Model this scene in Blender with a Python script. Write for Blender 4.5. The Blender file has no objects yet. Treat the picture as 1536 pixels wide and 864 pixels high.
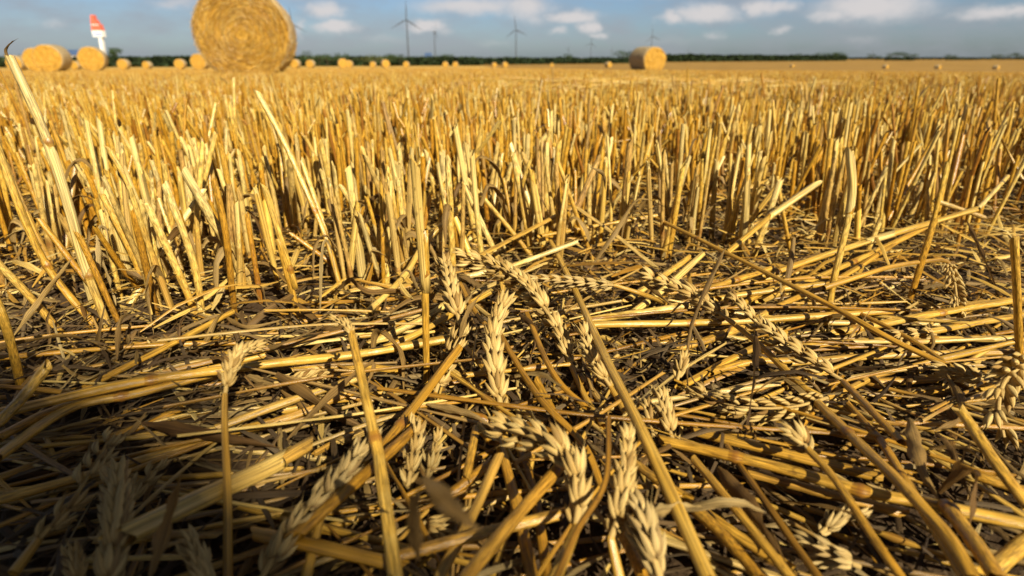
import bpy, math, random
import numpy as np
from mathutils import Vector, Matrix

random.seed(7); rng = np.random.default_rng(11)
S = bpy.context.scene
C = S.collection
R = math.radians

# ------------------------------------------------------------------ camera
H = 0.13                      # the camera sits about a hand above the soil
F = 900.0                     # focal length in photo pixels (1536 wide)
HOR = 345.0                   # horizon row above the optical axis
TH = math.atan(HOR / F)
cam_d = bpy.data.cameras.new('camera'); cam = bpy.data.objects.new('camera', cam_d); C.objects.link(cam)
cam.location = (0, 0, H); cam.rotation_euler = (math.pi/2 - TH, 0, 0)
cam_d.sensor_width = 36; cam_d.lens = 36 * F / 1536
cam_d.clip_start = 0.005; cam_d.clip_end = 40000
cam_d.dof.use_dof = True; cam_d.dof.focus_distance = 0.27; cam_d.dof.aperture_fstop = 13.5
S.camera = cam
CAM = np.array([0, 0, H])
RT = np.array([1., 0, 0]); FW = np.array([0, math.cos(TH), -math.sin(TH)]); UP = np.array([0, math.sin(TH), math.cos(TH)])

def ray(px, py):
    d = FW*F + RT*(px-768) + UP*(432-py)
    return d/np.linalg.norm(d)
def G(r):
    r = np.asarray(r, float)
    t = np.clip((r-120)/90., 0, 1)
    near = -0.0125*r
    return np.where(r < 120, near, -1.5 - 0.0125*90*(t - t*t/2) - 0.03*0)
def P(px, py, zmm=0.):
    """point on the ray of a photo position at a height above the soil"""
    d = ray(px, py); z = zmm/1000.
    t = (z-H)/d[2]
    for _ in range(4):
        p = CAM + d*t
        t = (z + float(G(math.hypot(p[0], p[1]))) - H)/d[2]
    return CAM + d*t
def PY(px, py, Y):
    d = ray(px, py); return CAM + d*(Y/d[1])
def hx(px, Y):                # world x of a far thing whose foot is near the horizon row
    return Y*(px-768)/963.9

# ------------------------------------------------------------------ mesh builders
class MB:
    def __init__(s): s.v=[]; s.f=[]; s.uv=[]; s.c=[]; s.n=0
    def add(s, v, f, uv, c):
        s.v.append(np.asarray(v,float)); s.uv.append(np.asarray(uv,float)); s.c.append(np.asarray(c,float))
        s.f.append(np.asarray(f,int)+s.n); s.n += len(v)
    def mesh(s, name, origin=(0,0,0), smooth=True):
        V=np.concatenate(s.v)-np.asarray(origin,float); UV=np.concatenate(s.uv); CC=np.concatenate(s.c)
        Fs=np.concatenate(s.f)
        me=bpy.data.meshes.new(name)
        nv,nf=len(V),len(Fs)
        me.vertices.add(nv); me.vertices.foreach_set('co',V.astype(np.float32).ravel())
        me.loops.add(nf*4); me.loops.foreach_set('vertex_index',Fs.astype(np.int32).ravel())
        me.polygons.add(nf); me.polygons.foreach_set('loop_start',np.arange(0,nf*4,4,dtype=np.int32))
        me.polygons.foreach_set('loop_total',np.full(nf,4,dtype=np.int32)) if False else None
        me.update(calc_edges=True)
        me.polygons.foreach_set('use_smooth',np.full(nf,smooth))
        l=me.uv_layers.new(name='uv'); l.data.foreach_set('uv',UV[Fs.ravel()].astype(np.float32).ravel())
        a=me.attributes.new('col','FLOAT_COLOR','POINT')
        a.data.foreach_set('color',np.concatenate([CC,np.ones((nv,1))],1).astype(np.float32).ravel())
        return me

def catmull(P_, n):
    P_=np.asarray(P_,float)
    if len(P_)==2:
        t=np.linspace(0,1,n)[:,None]; return P_[0]*(1-t)+P_[1]*t
    Q=np.vstack([2*P_[0]-P_[1],P_,2*P_[-1]-P_[-2]])
    seg=np.linalg.norm(np.diff(P_,axis=0),axis=1); cum=np.concatenate([[0],np.cumsum(seg)])
    out=[]
    for s in np.linspace(0,cum[-1],n):
        i=min(np.searchsorted(cum,s,side='right')-1,len(P_)-2); t=(s-cum[i])/max(seg[i],1e-9)
        p0,p1,p2,p3=Q[i:i+4]
        out.append(.5*((2*p1)+(-p0+p2)*t+(2*p0-5*p1+4*p2-p3)*t*t+(-p0+3*p1-3*p2+p3)*t**3))
    return np.array(out)
def polyline(P_, n):
    P_=np.asarray(P_,float); seg=np.linalg.norm(np.diff(P_,axis=0),axis=1); cum=np.concatenate([[0],np.cumsum(seg)])
    s=np.unique(np.concatenate([np.linspace(0,cum[-1],n),cum,np.clip(cum+.0015,0,cum[-1]),np.clip(cum-.0015,0,cum[-1])]))
    return np.stack([np.interp(s,cum,P_[:,k]) for k in range(3)],1)
def frames(path, n0=None):
    T=np.gradient(path,axis=0); T/=np.linalg.norm(T,axis=1)[:,None]+1e-12
    n=np.array(n0 if n0 is not None else (0,0,1.),float)
    if abs(np.dot(n,T[0]))>.95: n=np.array([0,-1.,.2])
    N=[]
    for t in T:
        n=n-t*np.dot(n,t); n/=np.linalg.norm(n)+1e-12; N.append(n.copy())
    N=np.array(N); B=np.cross(T,N); return T,N,B
def grid_faces(nr, k, wrap=True):
    i=np.arange(nr-1)[:,None]*k; kk=k if wrap else k-1
    j=np.arange(kk)[None,:]; j2=(j+1)%k
    return np.stack([i+j,i+j2,i+k+j2,i+k+j],-1).reshape(-1,4)
def tube(mb, path, rad, k=8, flat=1.0, rnd=.5, gray=0., cut=(0,0), nodes=(), rag=0., crumple=0., grad=0.):
    path=np.asarray(path,float); n=len(path); rad=np.broadcast_to(np.asarray(rad,float),(n,)).copy()
    T,N,B=frames(path); seg=np.concatenate([[0],np.cumsum(np.linalg.norm(np.diff(path,axis=0),axis=1))])
    if crumple:
        q=seg/max(seg[-1],1e-9)*math.pi; rad*=1+crumple*(np.sin(q*rng.uniform(3,9)+rng.uniform(0,6))+.7*np.sin(q*rng.uniform(9,19)+rng.uniform(0,6)))
        flat=np.clip(flat*(1+1.6*crumple*np.sin(q*rng.uniform(2,7)+rng.uniform(0,6))),.25,1.1)[:,None,None]
    node=np.zeros(n)
    for s,w in nodes:
        g=np.exp(-((seg-s*seg[-1])/w)**2); rad*=1+.22*g; node=np.maximum(node,g)
    a=np.arange(k)/k*2*math.pi+rnd*40
    ca,sa=np.cos(a),np.sin(a)
    ring=path[:,None,:]+rad[:,None,None]*(B[:,None,:]*ca[None,:,None]+flat*N[:,None,:]*sa[None,:,None])
    for e,c in ((0,cut[0]),(-1,cut[1])):
        off=c*rad[e]*ca+rag*rad[e]*rng.uniform(-1,1,k)
        ring[e]+=T[e][None,:]*off[:,None]
    u=np.arange(k)/k; u=1-np.abs(2*u-1)
    uv=np.stack([np.broadcast_to(u,(n,k)),np.broadcast_to(seg[:,None],(n,k))],-1).reshape(-1,2)
    tone=np.clip(rnd+grad*(seg/max(seg[-1],1e-9)-.5),.01,1)
    col=np.stack([np.broadcast_to(tone[:,None],(n,k)),np.broadcast_to(node[:,None],(n,k)),np.full((n,k),gray)],-1).reshape(-1,3)
    mb.add(ring.reshape(-1,3),grid_faces(n,k),uv,col)
def ribbon(mb, path, width, arch=.25, twist=0., n0=None, rnd=.5, gray=.5, m=5, wob=0.0, phase=0.):
    path=np.asarray(path,float); n=len(path); T,N,B=frames(path,n0)
    t=np.linspace(0,1,n); a=phase+twist*t
    N2=N*np.cos(a)[:,None]+B*np.sin(a)[:,None]; B2=np.cross(T,N2)
    w=np.asarray(width)[:,None] if np.ndim(width) else np.full((n,1),width)
    x=np.linspace(-1,1,m)[None,:]
    wv=wob*np.sin(t*17+rnd*20)[:,None]*x+wob*.6*np.sin(t*31+rnd*50)[:,None]*x*x
    y=(arch*(x*x)-wv)*w
    v=path[:,None,:]+B2[:,None,:]*(x*w*.5)[...,None]-N2[:,None,:]*(y*.5)[...,None]
    seg=np.concatenate([[0],np.cumsum(np.linalg.norm(np.diff(path,axis=0),axis=1))])
    uv=np.stack([np.broadcast_to((x+1)/2,(n,m)),np.broadcast_to(seg[:,None],(n,m))],-1).reshape(-1,2)
    col=np.tile([rnd,0,gray],(n*m,1))
    mb.add(v.reshape(-1,3),grid_faces(n,m,False),uv,col)
def leafw(n, w, base=.6, tip=.05):
    t=np.linspace(0,1,n); return w*np.minimum(1,base+(1-base)*t/.25)*np.maximum(tip,(1-t**3))

# ------------------------------------------------------------------ materials
def newmat(name):
    m=bpy.data.materials.new(name); m.use_nodes=True; nt=m.node_tree; nt.nodes.clear()
    return m,nt
def nd(nt,t,**k):
    n=nt.nodes.new(t)
    for a,b in k.items():
        if a.startswith('i_'): n.inputs[int(a[2:])].default_value=b
        else: setattr(n,a,b)
    return n
def ln(nt,a,b): nt.links.new(a,b)
def ramp(nt,fac,stops,interp='LINEAR'):
    r=nd(nt,'ShaderNodeValToRGB'); e=r.color_ramp; e.interpolation=interp
    while len(e.elements)<len(stops): e.elements.new(.5)
    for el,(p,c) in zip(e.elements,stops):
        el.position=p; el.color=(*c,1) if len(c)==3 else c
    ln(nt,fac,r.inputs[0]); return r.outputs[0]
def mth(nt,op,a,b=None,c=None):
    n=nd(nt,'ShaderNodeMath',operation=op)
    for i,x in enumerate((a,b,c)):
        if x is None: continue
        if isinstance(x,(int,float)): n.inputs[i].default_value=x
        else: ln(nt,x,n.inputs[i])
    return n.outputs[0]
def mix(nt,fac,a,b,mode='MIX'):
    n=nd(nt,'ShaderNodeMix',data_type='RGBA',blend_type=mode)
    for i,x in ((0,fac),(6,a),(7,b)):
        if isinstance(x,(int,float)): n.inputs[i].default_value=x
        elif isinstance(x,tuple): n.inputs[i].default_value=(*x,1)
        else: ln(nt,x,n.inputs[i])
    return n.outputs[2]
def noise(nt,vec,scale,detail=2.,rough=.5):
    n=nd(nt,'ShaderNodeTexNoise'); n.inputs['Scale'].default_value=scale; n.inputs['Detail'].default_value=detail; n.inputs['Roughness'].default_value=rough
    if vec is not None: ln(nt,vec,n.inputs['Vector'])
    return n.outputs['Fac']
def vec(nt,x,y,z):
    n=nd(nt,'ShaderNodeCombineXYZ')
    for i,q in enumerate((x,y,z)):
        if isinstance(q,(int,float)): n.inputs[i].default_value=q
        else: ln(nt,q,n.inputs[i])
    return n.outputs[0]

def fibre_material(name, stops, graycol, rough=.31, spec=.6, trans=0., streak=(.38,1.2), us=12., vs=22., dark=(.085,.036,.010), bump=.35, perobj=.0, spots=.5):
    m,nt=newmat(name)
    at=nd(nt,'ShaderNodeAttribute',attribute_name='col'); sp=nd(nt,'ShaderNodeSeparateColor'); ln(nt,at.outputs['Color'],sp.inputs[0])
    uv=nd(nt,'ShaderNodeUVMap',uv_map='uv'); su=nd(nt,'ShaderNodeSeparateXYZ'); ln(nt,uv.outputs[0],su.inputs[0])
    oi=nd(nt,'ShaderNodeObjectInfo')
    rnd=mth(nt,'FRACT',mth(nt,'ADD',sp.outputs[0],mth(nt,'MULTIPLY',oi.outputs['Random'],perobj))) if perobj else sp.outputs[0]
    z=mth(nt,'MULTIPLY',rnd,53.); u=su.outputs[0]; v=su.outputs[1]
    st=noise(nt,vec(nt,mth(nt,'MULTIPLY',u,us),mth(nt,'MULTIPLY',v,vs),z),1.,4.,.6)
    fine=noise(nt,vec(nt,mth(nt,'MULTIPLY',u,us*3.5),mth(nt,'MULTIPLY',v,vs*1.3),z),1.,2.,.6)
    bl=noise(nt,vec(nt,mth(nt,'MULTIPLY',u,1.2),mth(nt,'MULTIPLY',v,45.),z),1.,3.,.6)
    base=ramp(nt,mth(nt,'ADD',rnd,mth(nt,'MULTIPLY',mth(nt,'SUBTRACT',bl,.5),.5)),stops)
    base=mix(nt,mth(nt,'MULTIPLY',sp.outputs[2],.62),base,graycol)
    sv=nd(nt,'ShaderNodeMapRange'); ln(nt,st,sv.inputs[0]); sv.inputs[1].default_value=.36; sv.inputs[2].default_value=.62; sv.inputs[3].default_value=streak[0]; sv.inputs[4].default_value=streak[1]
    base=mix(nt,1.,base,sv.outputs[0],'MULTIPLY')
    fl=nd(nt,'ShaderNodeMapRange'); ln(nt,fine,fl.inputs[0]); fl.inputs[1].default_value=.53; fl.inputs[2].default_value=.66; fl.inputs[3].default_value=0; fl.inputs[4].default_value=.6
    base=mix(nt,fl.outputs[0],base,dark)
    sn=noise(nt,vec(nt,mth(nt,'MULTIPLY',u,3.),mth(nt,'MULTIPLY',v,240.),mth(nt,'ADD',z,9.)),1.,2.,.5)
    sm=nd(nt,'ShaderNodeMapRange'); ln(nt,sn,sm.inputs[0]); sm.inputs[1].default_value=.66; sm.inputs[2].default_value=.74; sm.inputs[3].default_value=0; sm.inputs[4].default_value=spots
    base=mix(nt,sm.outputs[0],base,dark)
    base=mix(nt,mth(nt,'MULTIPLY',sp.outputs[1],.75),base,(.20,.075,.015))
    b=nd(nt,'ShaderNodeBsdfPrincipled'); ln(nt,base,b.inputs['Base Color']); b.inputs['Roughness'].default_value=rough; b.inputs['Specular IOR Level'].default_value=spec
    if bump:
        bp=nd(nt,'ShaderNodeBump'); bp.inputs['Strength'].default_value=bump; bp.inputs['Distance'].default_value=.0006
        ln(nt,mth(nt,'ADD',st,mth(nt,'MULTIPLY',fine,.5)),bp.inputs['Height']); ln(nt,bp.outputs[0],b.inputs['Normal'])
    o=nd(nt,'ShaderNodeOutputMaterial'); sh=b.outputs[0]
    if trans:
        tr=nd(nt,'ShaderNodeBsdfTranslucent'); ln(nt,base,tr.inputs[0]); mx=nd(nt,'ShaderNodeMixShader'); mx.inputs[0].default_value=trans
        ln(nt,sh,mx.inputs[1]); ln(nt,tr.outputs[0],mx.inputs[2]); sh=mx.outputs[0]
    ln(nt,sh,o.inputs[0]); return m
STRAW=[(0.,(.23,.105,.010)),(.28,(.48,.235,.020)),(.6,(.62,.355,.050)),(.85,(.74,.50,.13)),(1.,(.80,.60,.23))]
M_straw=fibre_material('straw',STRAW,(.42,.31,.14),perobj=.0)
M_stub=fibre_material('stubble_straw',[(0.,(.27,.105,.009)),(.3,(.53,.255,.018)),(.62,(.65,.37,.045)),(.85,(.75,.50,.11)),(1.,(.81,.60,.21))],(.48,.36,.16),perobj=0.)
M_leaf=fibre_material('dry_leaf',[(0.,(.075,.032,.008)),(.35,(.21,.105,.022)),(.7,(.41,.255,.070)),(1.,(.62,.46,.20))],(.38,.26,.10),rough=.55,spec=.3,trans=.22,us=11.,vs=20.,streak=(.5,1.15),bump=.6)
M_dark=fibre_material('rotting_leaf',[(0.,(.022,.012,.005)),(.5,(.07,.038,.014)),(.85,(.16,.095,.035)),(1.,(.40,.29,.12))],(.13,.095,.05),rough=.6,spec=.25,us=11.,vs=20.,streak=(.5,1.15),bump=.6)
M_ear=fibre_material('wheat_ear',[(0.,(.22,.11,.024)),(.4,(.50,.32,.095)),(1.,(.72,.52,.20))],(.42,.33,.17),rough=.62,spec=.2,us=8.,vs=60.,streak=(.55,1.12),dark=(.20,.10,.035),bump=.4,perobj=.0,spots=.25)
def simple(name,col,rough=.6,nscale=0,var=.15,spec=.3,metal=0.):
    m,nt=newmat(name); b=nd(nt,'ShaderNodeBsdfPrincipled'); o=nd(nt,'ShaderNodeOutputMaterial'); ln(nt,b.outputs[0],o.inputs[0])
    b.inputs['Roughness'].default_value=rough; b.inputs['Specular IOR Level'].default_value=spec; b.inputs['Metallic'].default_value=metal
    tc=nd(nt,'ShaderNodeTexCoord'); n=noise(nt,tc.outputs['Object'],nscale or 1.5,4.)
    lo=tuple(x*(1-var) for x in col); hi=tuple(min(1,x*(1+var)) for x in col)
    ln(nt,ramp(nt,n,[(.3,lo),(.7,hi)]),b.inputs['Base Color']); return m

# soil
def soil_material():
    m,nt=newmat('field_soil'); b=nd(nt,'ShaderNodeBsdfPrincipled'); o=nd(nt,'ShaderNodeOutputMaterial'); ln(nt,b.outputs[0],o.inputs[0])
    g=nd(nt,'ShaderNodeNewGeometry'); pos=g.outputs['Position']
    n1=noise(nt,pos,60.,6.,.65); n2=noise(nt,pos,500.,4.,.6); n3=noise(nt,pos,.6,4.,.55); n4=noise(nt,pos,9.,4.,.6)
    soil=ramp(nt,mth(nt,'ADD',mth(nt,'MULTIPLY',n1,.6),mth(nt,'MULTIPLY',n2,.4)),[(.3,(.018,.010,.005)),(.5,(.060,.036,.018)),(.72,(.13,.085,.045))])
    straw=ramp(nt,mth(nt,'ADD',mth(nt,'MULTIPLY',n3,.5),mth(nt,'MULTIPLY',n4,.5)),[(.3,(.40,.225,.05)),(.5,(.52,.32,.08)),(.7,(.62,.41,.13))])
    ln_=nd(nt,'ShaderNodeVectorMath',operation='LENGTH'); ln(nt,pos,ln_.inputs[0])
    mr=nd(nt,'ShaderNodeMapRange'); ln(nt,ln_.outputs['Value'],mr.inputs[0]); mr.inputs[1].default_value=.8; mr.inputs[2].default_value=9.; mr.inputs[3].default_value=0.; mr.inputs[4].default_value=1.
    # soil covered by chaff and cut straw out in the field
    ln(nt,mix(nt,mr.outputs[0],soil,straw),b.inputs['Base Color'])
    b.inputs['Roughness'].default_value=.9; b.inputs['Specular IOR Level'].default_value=.15
    bp=nd(nt,'ShaderNodeBump'); bp.inputs['Strength'].default_value=.7; bp.inputs['Distance'].default_value=.004
    ln(nt,mth(nt,'ADD',n1,mth(nt,'MULTIPLY',n2,.3)),bp.inputs['Height']); ln(nt,bp.outputs[0],b.inputs['Normal']); return m
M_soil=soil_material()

# ------------------------------------------------------------------ object helpers
def tag(o,label=None,cat=None,group=None,kind=None):
    if label: o['label']=label
    if cat: o['category']=cat
    if group: o['group']=group
    if kind: o['kind']=kind
    return o
def obj(name,me,mat=None,parent=None,loc=(0,0,0)):
    o=bpy.data.objects.new(name,me); C.objects.link(o)
    if mat is not None and not me.materials: me.materials.append(mat)
    if parent: o.parent=parent
    o.location=loc; return o
def empty(name,loc=(0,0,0)):
    o=bpy.data.objects.new(name,None); C.objects.link(o); o.location=loc; o.empty_display_size=.01; return o
def copy_tree(o,parent=None):
    c=o.copy(); C.objects.link(c)
    if parent: c.parent=parent
    for ch in o.children: copy_tree(ch,c)
    return c

# ------------------------------------------------------------------ ground sheet
def soil_h(x,y):
    z=np.zeros_like(x)
    for k,(f,a) in enumerate(((23,.0022),(47,.0020),(90,.0016),(170,.0011),(330,.0006))):
        for j in range(3):
            th=k*1.3+j*2.1; z+=a*np.sin(f*(x*math.cos(th)+y*math.sin(th))+k*7+j*3+1.5*np.sin(f*.6*(x*math.sin(th)-y*math.cos(th))+j))
    return z*.55
def build_ground():
    nr,na=230,420
    r=np.concatenate([[.0],np.geomspace(.03,20000,nr-1)])
    a=np.linspace(0,2*math.pi,na,endpoint=False)
    # finer angles ahead of the camera
    a=a+.55*np.sin(a*1.0-math.pi/2-math.pi)*0
    X=r[:,None]*np.sin(a)[None,:]; Y=r[:,None]*np.cos(a)[None,:]
    rr=np.hypot(X,Y); Z=G(rr)+soil_h(X,Y)*np.exp(-rr/3.)
    Z-=np.where(rr>2000,(rr-2000)*.0002,0)*0
    mb=MB(); v=np.stack([X,Y,Z],-1).reshape(-1,3)
    mb.add(v,grid_faces(nr,na)[:,::-1],v[:,:2],np.tile([.5,0,0],(len(v),1)))
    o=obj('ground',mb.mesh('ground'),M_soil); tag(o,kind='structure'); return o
build_ground()

# ------------------------------------------------------------------ standing stubble
def in_front(x,y,m=.1): return (np.abs(x)<.93*y+m)
def stubble_edge(x):           # where the standing stubble begins in front of the camera
    return np.interp(x,[-.6,-.3,-.2,-.12,-.05,0,.1,.2,.3,.5,.8],[.26,.275,.285,.31,.352,.382,.388,.395,.41,.45,.53])
def plants(y0,y1,dens,tillers):
    area=.93*(y1*y1-y0*y0)+.3*(y1-y0)
    n=int(area*dens/tillers)
    y=np.sqrt(rng.uniform(y0*y0,y1*y1,n)); x=rng.uniform(-1,1,n)*(.93*y+.12)
    # drill rows run away from the camera, a little slanted
    s=.12; row=(x-.10*y)/s; k=np.round(row); x=(k+.34*rng.standard_normal(n)+.0)*s+.10*y
    X=np.repeat(x,tillers)+rng.normal(0,.006,n*tillers); Y=np.repeat(y,tillers)+rng.normal(0,.007,n*tillers)
    keep=in_front(X,Y)&(Y>stubble_edge(X))
    return X[keep],Y[keep]
def stub_params(X,Y):
    n=len(X)
    h=np.clip(rng.normal(.066,.011,n),.03,.10)*np.clip(1.06-Y*.02,.72,1.1)
    h*=np.where(rng.random(n)<.06,1.3,1.)
    r=rng.uniform(.0012,.0021,n)
    th=rng.uniform(0,2*math.pi,n); tl=np.abs(rng.normal(0,.15,n))+np.where(rng.random(n)<.09,.45,0)
    dx=np.tan(tl)*np.cos(th)-.03; dy=np.tan(tl)*np.sin(th)
    return h,r,dx,dy
def bulk_stubble(name,X,Y,k,rings,mat):
    n=len(X); h,r,dx,dy=stub_params(X,Y)
    z0=G(np.hypot(X,Y))-.003
    t=np.linspace(0,1,rings)
    cx=X[:,None]+dx[:,None]*h[:,None]*t; cy=Y[:,None]+dy[:,None]*h[:,None]*t; cz=z0[:,None]+h[:,None]*t
    a=np.arange(k)/k*2*math.pi; ph=rng.uniform(0,6.28,n)
    ca=np.cos(a[None,:]+ph[:,None]); sa=np.sin(a[None,:]+ph[:,None])
    rr=r[:,None]*(1.05-.12*t)[None,:]
    v=np.zeros((n,rings,k,3))
    v[...,0]=cx[:,:,None]+rr[:,:,None]*ca[:,None,:]; v[...,1]=cy[:,:,None]+rr[:,:,None]*sa[:,None,:]; v[...,2]=cz[:,:,None]
    v[:,-1,:,2]+=r[:,None]*rng.uniform(-1.5,1.5,n)[:,None]*ca+r[:,None]*rng.uniform(-.8,.8,(n,k))
    rnd=np.clip(rng.normal(.52,.30,n),0,1)
    g=np.where(rng.random(n)<.15,rng.uniform(.3,.9,n),0)
    u=1-np.abs(2*np.arange(k)/k-1)
    uv=np.zeros((n,rings,k,2)); uv[...,0]=u; uv[...,1]=(h[:,None]*t)[:,:,None]+rng.uniform(0,9,n)[:,None,None]
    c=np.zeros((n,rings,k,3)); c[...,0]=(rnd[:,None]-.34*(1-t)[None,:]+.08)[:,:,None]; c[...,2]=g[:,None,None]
    f=grid_faces(rings,k); f=(f[None]+(np.arange(n)*rings*k)[:,None,None]).reshape(-1,4)
    mb=MB(); mb.add(v.reshape(-1,3),f,uv.reshape(-1,2),np.clip(c.reshape(-1,3),0,1))
    o=obj(name,mb.mesh(name),mat); return o

Xn,Yn=plants(.24,2.2,3000,4)
# the 260 nearest become objects of their own, the rest one mass of stubble
d=np.hypot(Xn,Yn); order=np.argsort(d); NI=255
vis=np.abs(Xn)<.84*Yn
order=np.concatenate([order[vis[order]],order[~vis[order]]])
near=order[:NI]; rest=order[NI:]
X2,Y2=plants(2.2,7.,1300,4); X3,Y3=plants(7.,16.,330,3); X4,Y4=plants(16.,45.,60,2)
keep=~((np.hypot(X3+3.66,Y3-9.0)<.75))
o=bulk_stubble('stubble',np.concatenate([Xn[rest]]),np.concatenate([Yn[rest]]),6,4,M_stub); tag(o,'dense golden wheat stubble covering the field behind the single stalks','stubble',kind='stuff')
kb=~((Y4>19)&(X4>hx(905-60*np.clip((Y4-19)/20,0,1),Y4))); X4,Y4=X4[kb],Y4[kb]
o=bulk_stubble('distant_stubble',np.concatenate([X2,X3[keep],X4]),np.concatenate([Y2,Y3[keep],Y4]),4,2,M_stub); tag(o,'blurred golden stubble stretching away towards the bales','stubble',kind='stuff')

# prototypes of single stubble stalks: stem + leaf sheath (+ dry leaf)
def stalk_proto(i):
    hh=random.uniform(.055,.085); r=random.uniform(.0015,.0024); rnd=random.uniform(.08,1.)
    bend=random.uniform(-.008,.008)
    pts=catmull([(0,0,-.004),(bend*.4,0,hh*.4),(bend,bend*.5,hh)],14)
    mb=MB(); tube(mb,pts,r*np.linspace(1.08,.92,14),9,random.uniform(.8,1),rnd,random.choice([0,0,.2,.7]),cut=(0,random.uniform(-1.6,1.6)),nodes=((random.uniform(.15,.7),.0024),),rag=.7,crumple=.022,grad=.40)
    me=mb.mesh('stubble_stem'); parts=[('mesh',me,M_stub)]
    kids=[]
    if i%2==0:
        sh=MB(); a,b=random.choice([(0,8),(2,10),(4,13)])
        seg=pts[a:b]; tube(sh,seg,r*np.linspace(1.28,1.2,len(seg)),9,.95,random.uniform(.4,1),random.uniform(.1,.9),cut=(0,1.4),rag=.5)
        kids.append(('leaf_sheath',sh.mesh('leaf_sheath'),M_stub))
    if i%3==0:
        lf=MB(); z=hh*random.uniform(.25,.7); s=random.choice([-1,1]); L=random.uniform(.02,.04); ay=random.uniform(-.6,.3)
        q=catmull([(0,0,z),(s*L*.25,ay*L*.3,z+L*.35),(s*L*.6,ay*L*.6,z+L*.1),(s*L*.75,ay*L*.8,max(.002,z-L*.6))],14)
        ribbon(lf,q,leafw(14,random.uniform(.003,.006)),.6,random.uniform(-2,2),None,random.random(),random.random(),5,.25)
        kids.append(('dry_leaf',lf.mesh('dry_leaf'),M_leaf))
    o=obj('stubble_stalk',me,M_stub); 
    for n_,m_,mt in kids: obj(n_,m_,mt,o)
    return o
protos=[stalk_proto(i) for i in range(28)]
STUB_G='cut wheat stalks standing in the dense stubble'
for q,idx in enumerate(near):
    p=protos[q%28]; o=p if q<28 else copy_tree(p)
    x,y=float(Xn[idx]),float(Yn[idx])
    th=random.uniform(0,6.283); tl=abs(random.gauss(0,.15))+(.4 if random.random()<.10 else 0)
    o.location=(x,y,float(G(math.hypot(x,y)))+float(soil_h(np.array(x),np.array(y)))*.8-.001)
    o.rotation_euler=(tl*math.cos(th),tl*math.sin(th)-.03,random.uniform(0,6.28))
    s=random.uniform(.85,1.18); o.scale=(s*random.uniform(.72,1.),s*random.uniform(.72,1.),s)
    tag(o,'short golden cut wheat stalk standing among many alike behind the fallen straw','stubble stalk',STUB_G)

# ------------------------------------------------------------------ hero straws, stalks and leaves
def straw(pts,d_mm,label,rnd=.6,gray=0.,nodes=(),kink=False,cat='straw',name='fallen_straw',group=None,flat=.8,k=10,cut=(.8,-.9),taper=(1,1),sheath=None,rag=.35,grad=None):
    n=26
    path=polyline(pts,n) if kink else catmull(pts,n)
    # a straw is never quite straight
    L=np.linalg.norm(path[-1]-path[0]); t=np.linspace(0,1,len(path)); w=np.sin(t*math.pi)*L*random.uniform(-.012,.012)
    path=path+np.outer(w,[random.uniform(-.7,.7),.3,.7])
    r=d_mm*.79/2000.; rad=r*np.linspace(taper[0],taper[1],len(path))
    mb=MB(); tube(mb,path,rad,k,flat,rnd,gray,cut=cut,rag=rag,crumple=.035,grad=random.uniform(-.25,.25) if grad is None else grad)
    o0=path[0]; o=obj(name,mb.mesh(name,o0),M_straw,None,o0)
    tag(o,label,cat,group)
    for s in nodes:
        i=int(s*(len(path)-1)); i=min(max(i,1),len(path)-2)
        c=path[i]; T=path[i+1]-path[i-1]; T/=np.linalg.norm(T)
        q=np.array([c+T*z for z in (-.0026,-.0014,-.0005,.0005,.0012,.0024)])
        nm=MB(); tube(nm,q,rad[i]*np.array([1.01,1.1,1.22,1.2,1.08,1.01]),k,flat,max(0,rnd-.25),gray,cut=(0,0),rag=0)
        nm.c[-1][:,1]=np.repeat([.1,.25,.9,.8,.2,.05],k)
        obj('node',nm.mesh('node',o0),M_straw,o)
    if sheath:
        a,b=sheath; i0,i1=int(a*(len(path)-1)),max(int(b*(len(path)-1)),int(a*(len(path)-1))+3)
        sg=path[i0:i1+1]; sm=MB(); tube(sm,sg,rad[i0:i1+1]*1.22,k,flat*1.02,min(1,rnd+.3),max(.25,gray),cut=(1.2,-1.5),rag=.6)
        obj('leaf_sheath',sm.mesh('leaf_sheath',o0),M_straw,o)
    return o
def standing(base,top,label,d_mm=5.,mids=(),zb=0.,lean=0.,**k):
    b=P(base[0],base[1],zb); Y=b[1]
    pts=[b-np.array([0,0,.003])]; n=len(mids)+1
    for i,m_ in enumerate(mids): pts.append(PY(m_[0],m_[1],Y+lean*(i+1)/n))
    pts.append(PY(top[0],top[1],Y+lean))
    k.setdefault('cut',(0,random.choice([-1.2,.9,.5,-.6]))); k.setdefault('kink',False); k.setdefault('grad',.4)
    return straw(pts,d_mm,label,cat=k.pop('cat','stubble stalk'),name=k.pop('name','stubble_stalk'),**k)
def lying(pp,d_mm,label,**k):
    return straw([P(*q) for q in pp],d_mm,label,**k)
def leaf(pp,w_mm,label,rnd=.5,gray=.5,arch=.9,twist=0.,phase=0.,n=34,kink=False,wob=.3,name='dry_leaf_blade',world=None):
    pts=world if world is not None else [P(*q) for q in pp]
    path=polyline(pts,n) if kink else catmull(pts,n)
    n0=CAM-path[0]
    mb=MB(); ribbon(mb,path,leafw(len(path),w_mm*.62/1000.,.22,.04)*(1+.16*np.sin(np.linspace(0,1,len(path))*random.uniform(14,26)+random.uniform(0,6)))*np.random.uniform(.86,1.08,len(path)),arch,twist,n0,rnd,gray,7,wob,phase)
    o=obj(name,mb.mesh(name,path[0]),M_leaf,None,path[0]); tag(o,label,'leaf'); return o

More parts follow.
